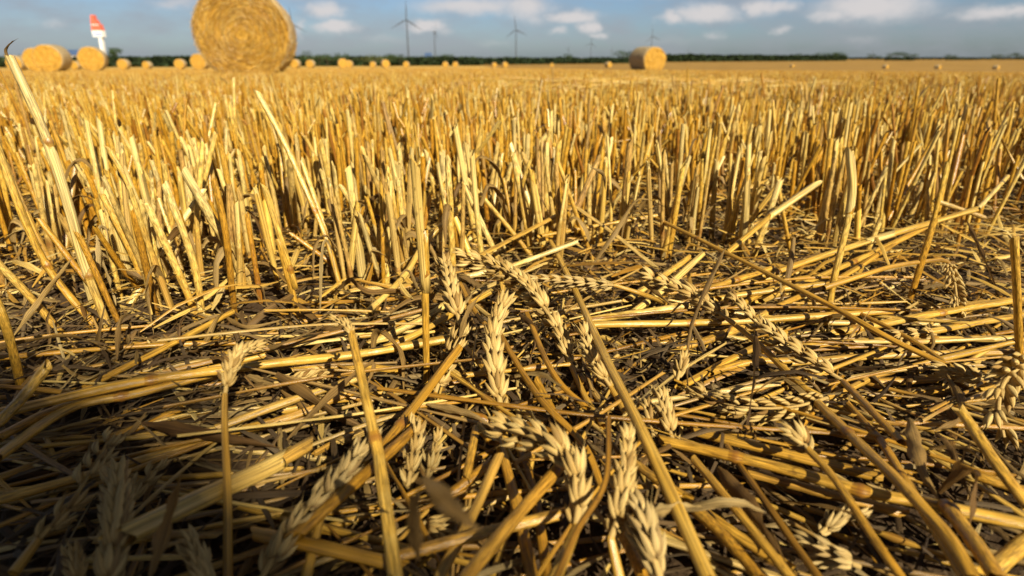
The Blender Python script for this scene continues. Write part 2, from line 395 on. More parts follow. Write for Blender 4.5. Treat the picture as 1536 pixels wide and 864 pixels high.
# --- standing hero stalks along the left edge of the picture
standing((165,496),(14,84),'tall thick pale wheat stalk rising above the horizon at the left edge',5.2,mids=((128,400),(103,310),(66,198)),rnd=.85,gray=.35,nodes=(.24,.72),lean=.004,sheath=(.25,.72))
L0=P(165,496)[1]+.004
leaf(None,2.2,'small curled dry leaf tip on top of the tall pale stalk',.1,.6,.6,1.5,world=[PY(18,92,L0),PY(9,78,L0),PY(16,66,L0),PY(28,57,L0)],n=14)
standing((150,492),(-12,200),'long yellow stalk leaning away beside the tall pale stalk, with dark node',5.,mids=((65,385),),rnd=.6,nodes=(.42,))
standing((225,452),(153,292),'slim yellow cut stalk leaning left over a patch of chaff',4.4,mids=((205,400),),rnd=.55)
standing((237,481),(200,316),'dark orange brown stalk standing before the slim yellow one',4.8,rnd=.1)
standing((296,486),(220,306),'pale yellow stalk with slanted top leaning over chaff and soil',5.,mids=((283,446),),rnd=.72)
standing((304,488),(247,276),'long pale stalk crossing in front of a short straight stalk',4.7,mids=((290,400),),rnd=.8,sheath=(.0,.2))
standing((293,408),(282,274),'short straight pale stalk with flat open top and brown flecks',5.6,rnd=.82,gray=.1)
standing((351,468),(320,268),'amber stalk with ragged reddish top standing alone beside bare soil',4.6,mids=((338,350),),rnd=.2,rag=.7)
standing((451,482),(397,280),'golden stalk with kinked foot near the pale curled sheath',4.2,mids=((417,356),(443,432)),rnd=.55,nodes=(.72,))
standing((512,432),(386,138),'very long leaning stalk reaching up through the blurred stubble',4.3,mids=((490,360),(460,290),(427,216)),rnd=.7,nodes=(.43,),lean=.03)
standing((248,420),(163,222),'yellow stalk leaning left in the second row of stubble',4.5,mids=((200,293),),rnd=.62)
standing((130,372),(100,222),'whitish sheathed stalk half hidden behind the tall pale stalk',4.8,rnd=.9,gray=.5)
standing((98,502),(-8,390),'slanting greenish yellow stalk crossing a dry leaf in the corner of the field',5.6,mids=((40,440),),rnd=.6,gray=.2,lean=-.01)
standing((36,600),(-14,430),'smooth thick yellow stalk cut off by the left picture edge',4.6,mids=((12,500),),rnd=.5)
standing((232,330),(210,226),'golden stalk with square cut top in the second row',5.2,rnd=.5)
standing((372,412),(331,218),'dark golden stalk leaning beside the amber stalk',4.8,rnd=.35)
standing((190,480),(60,330),'half fallen brown stalk beneath the tall pale stalk',4.2,mids=((130,420),),rnd=.25)
standing((190,505),(118,352),'short brown stalk hugging the foot of the tall pale stalk',4.,mids=((165,455),),rnd=.2)
# --- centre
standing((640,592),(622,243),'tall upright stalk with pale sheath on top and brown thin foot',3.6,mids=((637,350),(639,440)),rnd=.55,sheath=(.62,1.),nodes=(.62,),k=12)
standing((659,318),(639,226),'pale stalk with amber foot and bright node',5.2,rnd=.8,nodes=(.15,))
standing((752,398),(699,283),'whitish cut straw leaning against the folded flat straw',4.8,mids=((742,376),),rnd=.97,sheath=(.7,1.))
standing((800,395),(770,230),'upright stalk with wide pale top behind the folded flat straw',5.4,rnd=.75)
standing((806,345),(807,246),'pale stalk with thick node and rounded broken top',5.4,rnd=.9,nodes=(.4,))
standing((895,400),(838,245),'golden stalk standing behind the arching grey leaf',4.6,rnd=.55)
standing((585,395),(512,280),'pale golden stalk leaning left near the curled grey leaf',5.2,rnd=.7)
standing((520,395),(545,312),'brown thin stalk tilted right between pale stalks',3.8,rnd=.2)
standing((690,395),(676,280),'amber stalk with dark streaks behind the leaning whitish straw',4.6,rnd=.22)
# --- right
standing((1126,392),(1171,269),'pale broad straw leaning right with slanted top',5.6,rnd=.88)
standing((1243,474),(1275,228),'long two piece upright straw with white upper half',4.6,mids=((1250,420),(1276,302)),rnd=.78,nodes=(.7,),sheath=(.7,1.))
standing((1284,416),(1320,331),'slim pointed straw leaning right beside the two piece straw',4.2,rnd=.72)
standing((1310,345),(1331,252),'cream stalk with torn sheath top leaning right',5.4,rnd=.95,gray=.3,rag=.9)
standing((1358,340),(1384,274),'grey streaked stalk stub leaning right behind the big lying straw',5.6,rnd=.8,gray=.6)
standing((1359,468),(1402,328),'brown stalk passing behind the big lying straw',4.6,rnd=.3)
standing((1533,566),(1521,356),'plain upright stalk at the right edge before the lying straws',4.4,rnd=.42)
standing((1032,345),(1085,236),'bright white straw leaning right above the crossing straws',3.6,rnd=1.,lean=.02)
standing((1190,390),(1164,260),'straight stalk among the right hand stubble with golden foot',4.4,rnd=.6)
standing((1120,330),(1112,240),'amber upright stalk just behind the two tone straw',4.4,rnd=.3)
standing((1430,330),(1462,262),'cream stalk stub leaning right near the end of the big lying straw',5.2,rnd=.85)
standing((1478,320),(1400,300),'grey brown flat sheath lying across the big lying straw',5.0,rnd=.6,gray=.8,zb=35)

# --- lying straws (photo position x, y, height above soil in mm)
lying([(1150,412,14),(1300,362,26),(1467,313,40)],5.6,'thick golden straw rising to the right across the stubble, first of its bundle',rnd=.62,nodes=(.02,),sheath=(.45,.6))
lying([(1467,313,40),(1512,264,52)],3.8,'pale broken end piece pointing up from the thick golden straw',rnd=.9)
lying([(1140,452,10),(1290,385,20),(1400,335,30)],5.0,'straw lying directly under the thick golden straw',rnd=.55,nodes=(.5,))
lying([(1120,480,10),(1260,420,14),(1350,360,24)],4.4,'third straw of the rising bundle, dull yellow',rnd=.4)
lying([(1057,434,14),(1160,402,17)],5.,'short straw with round cut end below the two tone straw',rnd=.5,nodes=(.45,))
lying([(1076,448,12),(1157,436,14),(1238,426,18)],4.8,'straight yellow straw pointing at the foot of the two piece straw',rnd=.66)
lying([(1090,470,8),(1170,428,12),(1215,415,14)],4.4,'golden straw in shadow stripes beneath the yellow pointing straw',rnd=.5)
lying([(884,487,18),(1094,482,16),(1342,466,16)],5.,'long straight straw lying level beneath the curved wheat ears',rnd=.62,nodes=(.35,.8))
lying([(880,480,16),(1032,458,18)],5.4,'broad bright straw just above the long level straw',rnd=.8)
lying([(1257,498,12),(1417,466,14),(1545,446,16)],5.6,'thick straw with dark shadow bands running to the right edge',rnd=.6,nodes=(.1,.55))
lying([(1224,276,56),(1157,323,38),(1092,378,22)],5.,'two tone straw leaning on the pile with grey sheath above',rnd=.6,nodes=(.52,),sheath=(0,.5),kink=True)
lying([(984,327,30),(1090,379,28),(1240,455,26),(1335,508,22),(1420,548,18)],3.6,'long thin straw slanting down right across the lying bundle',rnd=.42,nodes=(.25,),k=12)
lying([(826,362,20),(860,430,24),(905,530,27),(962,645,28),(1064,870,24)],4.1,'long smooth straw slanting from the pile to the bottom edge over all others',rnd=.62,k=14,taper=(.9,1.15),cut=(1,0))
lying([(719,384,22),(800,342,30),(862,309,40)],6.0,'flattened golden straw before the upright stalks, near arm of a sharp fold',rnd=.5,gray=.2,flat=.35)
lying([(862,309,40),(920,350,28),(985,402,16)],5.,'flattened grey straw, the far arm of a sharp fold',rnd=.7,gray=.7,flat=.35)
lying([(760,402,20),(812,383,24),(868,362,30)],4.2,'whitish straw with torn end under the wheat ear tips',rnd=1.,rag=.8)
lying([(810,354,26),(905,337,28),(992,322,32)],3.8,'yellow straw reaching right behind the fold of the flat straw',rnd=.6)
lying([(680,421,10),(727,408,13)],5.,'short cream straw piece between two wheat ears',rnd=.95)
lying([(695,305,48),(639,362,26),(605,415,14),(540,478,8)],5.4,'thick pale straw with open cut end slanting down to the left',rnd=.78,nodes=(.3,),cut=(-.7,.5))
lying([(545,520,8),(640,474,14),(690,440,18)],5.,'pale grooved straw crossing under the tall upright stalk',rnd=.85,gray=.2)
lying([(520,540,8),(620,505,12),(740,435,18)],4.8,'golden straw parallel to the pale grooved straw',rnd=.6)
lying([(-10,622,24),(200,571,20),(400,542,18),(530,529,18),(680,507,18)],5.4,'longest yellow straw running level from the left edge to the centre',rnd=.56,nodes=(.3,),k=12)
lying([(-10,690,22),(104,614,18),(205,591,16),(330,558,14)],4.8,'golden straw with broken pale node beneath the longest yellow straw',rnd=.5,nodes=(.62,),gray=.1)
lying([(-10,660,18),(90,612,16),(230,575,14)],4.6,'straw squeezed alongside the golden straw at the shadow edge',rnd=.4)
lying([(130,580,8),(258,517,10),(351,467,9)],4.2,'kinked yellow straw bent away from the foot of the amber stalk',rnd=.5,nodes=(.55,))
lying([(-10,752,14),(208,690,12),(400,634,10)],4.4,'shaded straw lying level behind the three dim wheat ears',rnd=.5)
lying([(-10,720,9),(208,640,8),(275,611,8)],4.,'dull shaded straw pointing at the node of the golden straw',rnd=.35)
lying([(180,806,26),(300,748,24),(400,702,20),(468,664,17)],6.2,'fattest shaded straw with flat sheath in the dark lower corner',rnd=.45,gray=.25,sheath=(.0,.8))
lying([(-10,642,22),(35,595,28),(72,548,36)],5.0,'blunt cut straw poking up at the left edge',rnd=.6)
lying([(15,652,15),(60,684,14),(120,718,11)],2.2,'thin brown stem crossing the dark corner',rnd=.05,gray=.4)
lying([(527,500,46),(550,608,36),(567,685,28),(594,872,18)],4.4,'straw standing before the pile with a bend, half sunlit',rnd=.6,nodes=(.52,),kink=True,k=12,taper=(.75,1.05))
lying([(556,694,18),(690,520,24)],4.4,'brown grooved straw slanting up right behind the bent half sunlit straw',rnd=.3,nodes=(.3,))
lying([(655,610,12),(700,622,12),(740,634,10)],4.6,'short thick straw stub with dark node in the middle of the pile',rnd=.4,nodes=(.8,))
lying([(804,570,16),(830,618,14),(858,658,12)],4.,'amber straw pointing down right above the big bent ear',rnd=.3)
lying([(742,488,20),(804,590,18),(873,664,14),(904,734,10)],3.3,'long amber stem passing beside the central upright ear',rnd=.22)
lying([(790,470,22),(830,560,20),(880,612,16)],3.,'thin amber stem hanging from dry twisted leaf',rnd=.2)
lying([(840,700,24),(694,872,24)],4.4,'thick brown straw from the big bent ear to the bottom edge',rnd=.25,gray=.1,k=12)
lying([(590,836,16),(731,798,18),(845,770,18)],4.4,'dull straw lying level under the thick brown straw',rnd=.35,gray=.2)
lying([(748,684,20),(712,766,18),(655,872,14)],3.8,'short rough straw with pointed top near the bottom',rnd=.45,gray=.3)
lying([(737,694,16),(700,722,15),(666,750,12)],4.2,'brown straw pointing down left from the pile middle',rnd=.22)
lying([(742,640,14),(774,757,13),(800,872,12)],4.2,'nearly upright brown straw with a bent middle at the bottom',rnd=.3)
lying([(772,650,10),(800,740,9),(822,872,8)],3.8,'dark amber straw beside the bent brown one',rnd=.12)
lying([(913,626,34),(908,722,30),(866,796,28),(832,872,26)],2.0,'reddish brown slender stem arching past the big bent ear',rnd=.02,k=12)
lying([(929,790,14),(968,872,12)],4.2,'short dark straw at the bottom beside an ear',rnd=.3)
lying([(948,692,12),(990,722,14),(1030,746,14)],4.,'short straw tucked under the long smooth straw',rnd=.4)
lying([(715,640,18),(699,720,16)],3.4,'small upright straw splinter in the pile middle',rnd=.4)
lying([(716,640,18),(740,664,16)],4.0,'small straw splinter forming a tent with another',rnd=.42)
lying([(990,660,14),(1151,697,16),(1282,734,18),(1370,752,19),(1545,788,20)],5.,'long shaded straw descending gently to the right edge',rnd=.5,nodes=(.27,.6),k=12)
lying([(1040,647,12),(1176,680,13),(1318,716,13)],5.,'thick straw lying parallel above the long descending one',rnd=.42)
lying([(1120,708,10),(1246,743,11),(1356,770,11)],4.4,'dull straw parallel below the long descending one',rnd=.35,gray=.2)
lying([(1226,604,16),(1283,660,20),(1352,727,24),(1422,806,24),(1462,872,22)],4.4,'stout straw with mid node slanting steeply to the bottom right',rnd=.4,nodes=(.28,),k=12)
lying([(1264,572,16),(1310,620,20),(1354,664,21)],3.6,'ear stem of the long thin ear, golden brown',rnd=.3)
lying([(1271,606,12),(1317,656,16),(1366,734,18),(1450,872,18)],3.4,'slender curved straw beside the stout noded straw',rnd=.35)
lying([(1440,614,32),(1490,690,26),(1546,765,20)],4.2,'straw slanting down to the right edge from a leafy knot',rnd=.55,k=12)
lying([(1419,757,22),(1460,810,24),(1500,872,24)],5.,'straw with node below the broad brown leaf',rnd=.38,nodes=(.1,),k=12)
lying([(1211,673,22),(1253,718,22),(1317,815,20),(1356,872,18)],3.,'thin stem with stripped ear top crossing the level straws',rnd=.4,k=12)
lying([(1039,687,18),(1098,757,19),(1190,872,18)],3.4,'slim straw running parallel to the long smooth straw',rnd=.45)
lying([(1090,668,14),(1148,750,15),(1232,872,14)],2.8,'thin dark stem between the slim straws at the bottom',rnd=.12)
lying([(1040,762,12),(1088,806,13),(1146,872,13)],4.6,'round brown straw low in the bottom pile',rnd=.3)
lying([(1022,745,10),(1100,800,10),(1180,850,10)],4.4,'golden straw low in the bottom pile beneath slim straws',rnd=.45)
lying([(1461,713,16),(1520,732,16),(1545,738,16)],4.0,'short straw behind the folded brown leaf',rnd=.45)
lying([(1486,856,18),(1545,808,18)],5.4,'cut straw stub in the bottom right corner',rnd=.6)
lying([(1290,470,16),(1370,510,16),(1440,560,15)],3.,'golden thin straw leading to an ear near the edge',rnd=.4)
lying([(1200,520,10),(1330,512,11),(1545,508,12)],4.8,'pale straw level with the right edge, beneath the banded one',rnd=.7,nodes=(.6,))
lying([(1180,545,8),(1340,535,9),(1545,528,10)],4.8,'streaky straw lying level under the pale one',rnd=.55,gray=.3)
lying([(1230,575,7),(1360,572,8),(1500,560,8)],5.2,'dull straw at the base of the right hand stack',rnd=.45,gray=.2)
lying([(1380,500,14),(1470,482,15),(1545,470,15)],4.6,'golden straw beside the banded thick straw',rnd=.6)
lying([(1010,525,10),(1090,498,12),(1150,470,13)],5.6,'broad straw with dark node under the crossing ears',rnd=.5,nodes=(.8,),gray=.15)
lying([(1020,580,8),(1110,530,10),(1180,500,12)],4.4,'golden straw leading up right beneath the braided ear',rnd=.5)
lying([(940,450,14),(985,420,18),(1035,385,24)],4.8,'pair member straw slanting up right toward the folded leaf',rnd=.7)
lying([(950,468,12),(1000,430,17),(1055,380,24)],4.8,'second straw of the slanting pair, paler',rnd=.88)
lying([(1062,560,9),(1120,545,9),(1200,540,9)],4.4,'straw piece under the braided ear',rnd=.5)
lying([(640,470,12),(700,520,12),(760,600,12)],3.2,'thin golden stem from a nodding ear',rnd=.35)
lying([(690,425,20),(715,470,18),(775,540,18)],3.,'curved amber stem between the two big ears',rnd=.2)
lying([(440,556,12),(520,548,12),(600,556,12)],4.6,'sunlit straw beneath the longest yellow straw',rnd=.55)
lying([(330,640,12),(440,600,13),(560,560,13)],4.4,'straw with grey sheath at the shadow boundary',rnd=.6,gray=.4)
lying([(300,666,10),(440,625,10),(520,590,11)],4.0,'dull straw along the shadow boundary',rnd=.4,gray=.3)
lying([(440,806,22),(540,715,24),(625,640,22)],4.6,'dark brown straw beside the long dim ear',rnd=.2)
lying([(380,800,18),(480,820,18),(600,848,16)],4.8,'shaded straw at the bottom under the long dim ear',rnd=.35)

# --- dry leaf blades
leaf([(1088,372,32),(1060,430,30),(1036,490,26),(1030,560,16),(1040,622,6)],4.6,'narrow grey brown leaf curving down across the level straws',.35,.7,.5,1.2)
leaf([(878,414,12),(925,345,38),(958,298,52),(1003,312,40)],5.0,'arching grey leaf before the upright stubble',.55,.7,.5,-1.)
leaf([(1134,496,22),(1128,580,24),(1116,660,14)],6.,'twisted red brown leaf hanging over the braided ear',.05,.2,.6,2.4)
leaf([(212,634,17),(300,651,16),(420,672,14)],8.,'broad shaded brown leaf lying level in the dark corner',.12,.1,.5,.6)
leaf([(225,866,26),(250,790,32),(275,704,44)],5.,'upright narrow leaf in the dark corner',.4,.3,.5,.8)
leaf([(1363,627,24),(1384,700,26),(1415,760,22)],8.,'broad streaky brown leaf hanging over the steep straws',.5,.4,.6,-.8)
leaf([(1408,740,18),(1447,700,30),(1463,711,34),(1450,812,18)],6.,'folded brown leaf shaped like a tent at the bottom right',.2,.2,.4,.5,kink=True)
leaf([(1076,700,14),(1120,760,16),(1169,838,14)],9.,'shredded brown leaf bundle low between slim straws',.2,.2,.7,.9)
leaf([(1021,765,20),(1098,755,26),(1150,770,18)],4.6,'pale leaf strip crossing the slim straws',.9,.6,.5,1.)
leaf([(628,842,46),(622,770,62),(634,716,74)],4.2,'dark blurred leaf stalk standing close to the lens',.15,.5,.6,.6)
leaf([(634,716,74),(670,748,70),(724,796,60)],6.,'blurred grey brown leaf tip folding down close to the lens',.3,.6,.6,-.9)
leaf([(971,772,24),(1010,764,26),(1056,760,24)],5.,'short beige leaf touching the long smooth straw',.8,.3,.5,1.4)
leaf([(480,470,6),(484,375,42),(494,365,44),(505,420,24)],3.2,'white papery sheath bent over a stalk foot',.95,.9,.5,.6)
leaf([(150,430,18),(148,348,46),(160,344,46),(164,375,36)],4.2,'white papery leaf hooked over near the tall pale stalk',.95,.9,.5,.7)
leaf([(146,375,34),(165,430,20),(178,485,4)],4.,'wavy white leaf strip hanging beside the tall pale stalk',.9,.9,.6,2.6,wob=.4)
leaf([(20,504,8),(60,450,22),(116,378,38)],4.6,'straight dry leaf slanting up across the greenish stalk',.7,.4,.6,.5)
leaf([(600,412,20),(612,406,22),(625,440,14),(620,500,4)],4.,'curled grey leaf looped over by the tall upright stalk',.5,.9,.5,.8)
leaf([(558,545,8),(566,500,22),(600,530,18),(606,590,8)],6.,'fan shaped tan leaf splaying in the pile',.5,.3,.6,1.2)
leaf([(430,660,14),(500,590,20),(560,545,22),(536,610,12)],4.,'thin leaf draped over the bent half sunlit straw',.4,.4,.5,1.)
leaf([(360,560,12),(420,580,12),(500,598,10)],5.4,'grey shredded leaf under the longest yellow straw',.5,.95,.5,.7)
leaf([(640,606,16),(700,620,16),(740,640,12)],4.6,'grey flat leaf lying over the stub with dark node',.6,.95,.5,.4)
leaf([(690,506,26),(705,466,30),(728,434,34)],5.,'dry twisted leaf beside the nodding ear',.5,.6,.6,1.6)
leaf([(780,470,24),(800,500,20),(790,560,8)],6.,'dark brown shrivelled leaf behind the central ear',.08,.2,.6,2.)
leaf([(960,420,24),(985,440,22),(1012,462,18)],4.4,'small grey leaf lying by the curved ear',.6,.6,.5,.6)
leaf([(1310,420,16),(1350,400,20),(1400,398,20)],3.6,'pale leaf strip under the hanging ear stem',.8,.5,.5,.5)
leaf([(1420,560,18),(1440,620,16),(1400,648,18)],6.,'grey crumpled leaf knot at the end of a straw',.4,.6,.7,2.2)
leaf([(1440,640,12),(1410,600,16),(1360,590,16)],4.4,'brown leaf loop near the crumpled knot',.3,.5,.6,1.)
leaf([(1450,330,36),(1480,400,22),(1502,452,10)],4.6,'long brown leaf hanging beneath the thick golden straw',.3,.3,.6,1.4)
leaf([(885,250,84),(905,262,80),(908,285,70)],3.,'grey hooked leaf on top of a golden stalk',.6,1.,.5,.5)
leaf([(1030,245,70),(1040,212,84),(1048,208,84)],2.4,'thin dark leaf curl above the crossing straws',.05,.5,.5,.5)
leaf([(275,160,60),(282,130,72),(292,134,70)],3.,'dark hooked leaf tip in the blurred stubble',.1,.5,.5,.5)
leaf([(175,540,10),(182,480,20),(200,470,18)],4.,'brown torn leaf at the foot of the brown stalks',.35,.6,.6,1.)
leaf([(330,470,8),(370,490,10),(440,476,10)],4.,'thin tan leaf lying on the bare soil patch',.5,.6,.5,.5)

# ------------------------------------------------------------------ wheat ears
def floret(mb,L,w,t,org,ax,side,outv,rnd,awn,gray=0.):
    k=8; s=np.array([0,.06,.18,.34,.52,.70,.84,.93,1.])
    r=np.array([.30,.62,.92,1.,.92,.70,.42,.20,.05])
    z=s*L; bend=outv*(np.sin(s*math.pi)*.10*L-.05*L*s)[:,None]
    a=np.arange(k)/k*2*math.pi
    c=org+ax*z[:,None]+bend
    ca,sa=np.cos(a),np.sin(a); rx=np.sign(ca)*np.abs(ca)**1.0
    v=c[:,None,:]+side[None,None,:]*(r[:,None,None]*w/2*rx[None,:,None])+outv[None,None,:]*(r[:,None,None]*t/2*(sa+.18*(np.abs(ca)<.4)*(sa>0))[None,:,None])
    if awn>0:
        tip=c[-1]+ax*awn+outv*awn*.15
        v=np.concatenate([v,np.broadcast_to(tip,(1,k,3))+.00004*(side*ca[:,None])[None]],0); z=np.append(z,L+awn)
    n=len(v); u=1-np.abs(2*np.arange(k)/k-1)
    uv=np.stack([np.broadcast_to(u,(n,k)),np.broadcast_to(z[:,None],(n,k))+rnd],-1).reshape(-1,2)
    tone=np.clip(rnd-.35*(np.linspace(0,1,n)>.8)-.25*(np.linspace(0,1,n)<.12),0,1)
    col=np.stack([np.broadcast_to(tone[:,None],(n,k)),np.zeros((n,k)),np.full((n,k),gray)],-1).reshape(-1,3)
    mb.add(v.reshape(-1,3),grid_faces(n,k),uv,col)
def spikelet_mesh(seed,open_=1.,gray=0.):
    rs=np.random.default_rng(seed); mb=MB(); Z=np.array([0,0,1.]); X=np.array([1.,0,0]); Y=np.array([0,1.,0])
    def fl(ang,tilt,L,w,t,off,awn):
        ax=Z*math.cos(ang)*math.cos(tilt)+X*math.sin(ang)*math.cos(tilt)+Y*math.sin(tilt); side=np.cross(Y,ax); side/=np.linalg.norm(side); ov=np.cross(ax,side)
        floret(mb,L,w,t,off,ax,side,ov,float(np.clip(rs.normal(.55,.2),.05,1)),awn,gray)
    e=lambda s: rs.normal(0,s)
    fl(-.48*open_+e(.05),.00+e(.05),.0090,.0030,.0023,np.array([-.0009,0,0]),.0012)
    fl(.48*open_+e(.05),.00+e(.05),.0090,.0030,.0023,np.array([.0009,0,0]),.0012)
    fl(-.24*open_+e(.05),.14+e(.05),.0108,.0032,.0027,np.array([-.0006,.0005,.001]),.003+rs.uniform(0,.003))
    fl(.24*open_+e(.05),.14+e(.05),.0108,.0032,.0027,np.array([.0006,.0005,.001]),.003+rs.uniform(0,.003))
    fl(e(.06),.26+e(.05),.0098,.0031,.0027,np.array([0,.0012,.0025]),.0015)
    return mb.mesh('spikelet')
SPK=[spikelet_mesh(s,o_) for s,o_ in ((1,1.),(2,1.15),(3,.85),(4,1.05),(5,.95),(6,1.2))]
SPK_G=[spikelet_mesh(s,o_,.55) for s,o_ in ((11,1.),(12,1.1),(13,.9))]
for m_ in SPK+SPK_G: m_.materials.append(M_ear)
def ear(base_tip,label,stem=None,w=1.0,roll=.6,n=None,gray=False,name='wheat_ear',rnd=.5,stem_mm=2.6,open_=1.,twist=.6,tilt=.30,sub=True):
    """photo positions from the foot of the ear to its tip, then the stem below it"""
    pts=np.array([P(*q) for q in base_tip]); L=np.sum(np.linalg.norm(np.diff(pts,axis=0),axis=1))
    root=empty(name,pts[0]); tag(root,label,'wheat ear'); o0=pts[0]
    path=catmull(pts,40)
    if stem:
        sp=[P(*q) for q in stem]; sp.append(pts[0]); sp.append(pts[0]+(path[2]-path[0])*.3)
        sm=MB(); tube(sm,catmull(sp,24),stem_mm/2000.*np.linspace(1.1,.8,24),9,.95,rnd,.1)
        obj('stem',sm.mesh('stem',o0),M_straw,root)
    rm=MB(); tube(rm,path,.0011*w*np.linspace(1.1,.5,40),6,.8,.5,.2)
    er=obj('ear',rm.mesh('ear',o0),M_ear,root)
    ns=n or max(6,int(L/(.0043*w)))
    T,N,B=frames(path,CAM-path[0])
    seg=np.concatenate([[0],np.cumsum(np.linalg.norm(np.diff(path,axis=0),axis=1))])
    pool=SPK_G if gray else SPK
    w=w*.92
    for i in range(ns):
        if random.random()<.06: continue
        s=(i+.3)/ns*seg[-1]*(.97); j=min(int(np.searchsorted(seg,s)),39)
        t=T[j]; a=roll+twist*(i/ns-.5); out=(N[j]*math.cos(a)+B[j]*math.sin(a))*(1 if i%2 else -1)
        last=i>=ns-1
        ax=t+(0 if last else tilt+random.uniform(-.06,.06))*out; ax/=np.linalg.norm(ax)
        oy=out-ax*np.dot(out,ax); oy/=np.linalg.norm(oy); xx=np.cross(oy,ax)
        c=path[j]+out*.0011*w
        sc=w*(.62+.38*math.sin(min(1,(i+1.5)/ns*1.25)*math.pi*.72+.35))*random.uniform(.93,1.07)
        M=Matrix(((xx[0],oy[0],ax[0],c[0]-o0[0]),(xx[1],oy[1],ax[1],c[1]-o0[1]),(xx[2],oy[2],ax[2],c[2]-o0[2]),(0,0,0,1)))
        so=bpy.data.objects.new('spikelet',random.choice(pool)); C.objects.link(so); so.parent=er
        so.matrix_basis=M@Matrix.Diagonal((sc*open_,sc,sc,1))
    return root
ear([(691,488,24),(680,450,30),(663,390,38)],'plump upright ear beside the tall upright stalk, its tip highest of the pair',None,.95,.5)
ear([(652,592,10),(668,548,16),(692,496,24)],'loose half stripped ear below the plump upright ear',[(600,690,14),(630,630,12)],.75,1.4,rnd=.3,tilt=.2)
ear([(752,618,14),(744,560,22),(741,500,30),(760,442,40)],'big straight central ear standing upright in the pile',[(762,690,8)],1.0,.15,twist=.3)
ear([(856,548,12),(835,492,20),(795,437,28),(745,402,32),(686,384,36)],'long arching ear curving over the central ear to the left',[(905,640,10),(880,600,10)],.92,.5)
ear([(922,428,24),(870,424,27),(797,420,29)],'dull ear lying level behind the long smooth straw',[(1000,455,18),(960,440,20)],.7,.6,gray=True)
ear([(917,582,12),(893,545,18),(870,490,27)],'small ear leaning against the long smooth straw',[(950,640,8)],.75,.4)
ear([(1091,478,20),(1040,444,24),(962,411,30)],'bristly ear pointing left above the long level straw',[(1212,588,12),(1136,514,17)],.85,.4,stem_mm=3.)
ear([(1266,572,16),(1190,525,22),(1140,490,25),(1098,449,30)],'long slender ear slanting across the level straws',None,.75,1.1,twist=.3,tilt=.2)
ear([(1243,596,14),(1190,610,16),(1130,612,16),(1080,603,14),(1038,582,12)],'braided looking ear lying level under the red brown leaf',[(1300,570,12),(1270,585,13)],.68,1.5,twist=.1,tilt=.16)
ear([(1010,664,14),(1000,630,16),(988,586,20)],'short broken ear beside the long smooth straw',None,.72,.5)
ear([(980,655,12),(974,628,14),(966,600,16)],'tiny ear fragment touching the short broken ear',None,.6,.4,n=5)
ear([(1016,570,14),(1020,552,18),(1022,532,20)],'small ear scrap under the grey brown leaf',None,.6,.5,n=5)
ear([(864,792,20),(868,735,25),(852,690,30),(810,660,30),(742,641,26)],'biggest bent ear folding over to the left near the bottom',[(826,880,20),(846,835,24)],.86,.3,stem_mm=3.)
ear([(916,808,20),(930,760,24),(938,655,30)],'upright ear with spread spikelets near the reddish slender stem',[(930,872,12)],.74,.25)
ear([(612,728,14),(618,690,18),(626,632,24)],'bright small ear standing by a twin in the sunlit gap',None,.62,.5)
ear([(640,718,12),(646,690,15),(652,655,20)],'smaller twin ear in the sunlit gap',None,.55,.8)
ear([(337,594,36),(343,560,40),(358,530,41),(392,518,39)],'nodding ear on a tall thin stem at the shadow edge',[(342,880,10),(341,740,24),(337,640,33)],.60,.5,stem_mm=2.2,n=13,rnd=.4)
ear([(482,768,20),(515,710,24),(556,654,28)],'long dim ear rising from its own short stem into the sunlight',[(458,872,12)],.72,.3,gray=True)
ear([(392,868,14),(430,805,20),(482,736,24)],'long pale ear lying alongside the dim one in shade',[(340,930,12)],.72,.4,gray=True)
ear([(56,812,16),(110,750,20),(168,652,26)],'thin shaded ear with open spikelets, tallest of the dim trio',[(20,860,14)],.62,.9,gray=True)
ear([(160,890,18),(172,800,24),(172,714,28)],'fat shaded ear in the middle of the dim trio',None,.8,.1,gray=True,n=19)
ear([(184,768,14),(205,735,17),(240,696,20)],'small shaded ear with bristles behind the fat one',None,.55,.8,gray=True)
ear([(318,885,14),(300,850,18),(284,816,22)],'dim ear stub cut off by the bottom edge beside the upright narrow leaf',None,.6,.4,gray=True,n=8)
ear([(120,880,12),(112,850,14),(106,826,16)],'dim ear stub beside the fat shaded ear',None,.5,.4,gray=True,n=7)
ear([(1423,394,28),(1432,425,22),(1438,472,12)],'brownish ear hanging down at the end of a curved stem',[(1236,432,22),(1284,416,26),(1341,399,29),(1408,390,30)],.75,.5,stem_mm=2.8,rnd=.4)
ear([(1404,502,14),(1380,500,15),(1346,502,15)],'pale short ear lying on the banded straw stack',None,.62,.5,n=10)
ear([(1487,574,15),(1450,562,17),(1410,553,18)],'plain ear at the end of the long thin slanting straw',None,.75,.4)
ear([(1540,540,26),(1508,570,26),(1498,610,20),(1506,656,12)],'ear drooping down at the right edge of the picture',None,.95,.9,gray=False)
ear([(412,574,14),(440,569,15),(482,566,16)],'sunlit short ear lying beneath the longest yellow straw',None,.6,.5,n=11)
ear([(636,784,10),(655,790,10),(674,798,9)],'ear scrap lying on the soil by the dull level straw',None,.6,.5,n=6)
ear([(1213,676,22),(1204,664,23),(1190,654,24)],'three leftover spikelets on the thin crossing stem',None,.7,.5,n=4)
ear([(990,866,18),(975,820,22),(955,765,26)],'tattered dark ear beside the upright spread ear',None,.85,.5,gray=True)
ear([(532,508,40),(520,490,42),(500,480,43)],'small bristly ear topping the bent half sunlit straw',None,.42,.4,n=8)
ear([(1230,800,8),(1260,775,10),(1290,770,10)],'broken shaded ear lying deep in the bottom pile',None,.6,.6,n=8,gray=True)
ear([(1290,850,10),(1250,835,12),(1210,815,12)],'dim ear lying deep at the bottom among thin stems',None,.7,.6,gray=True)

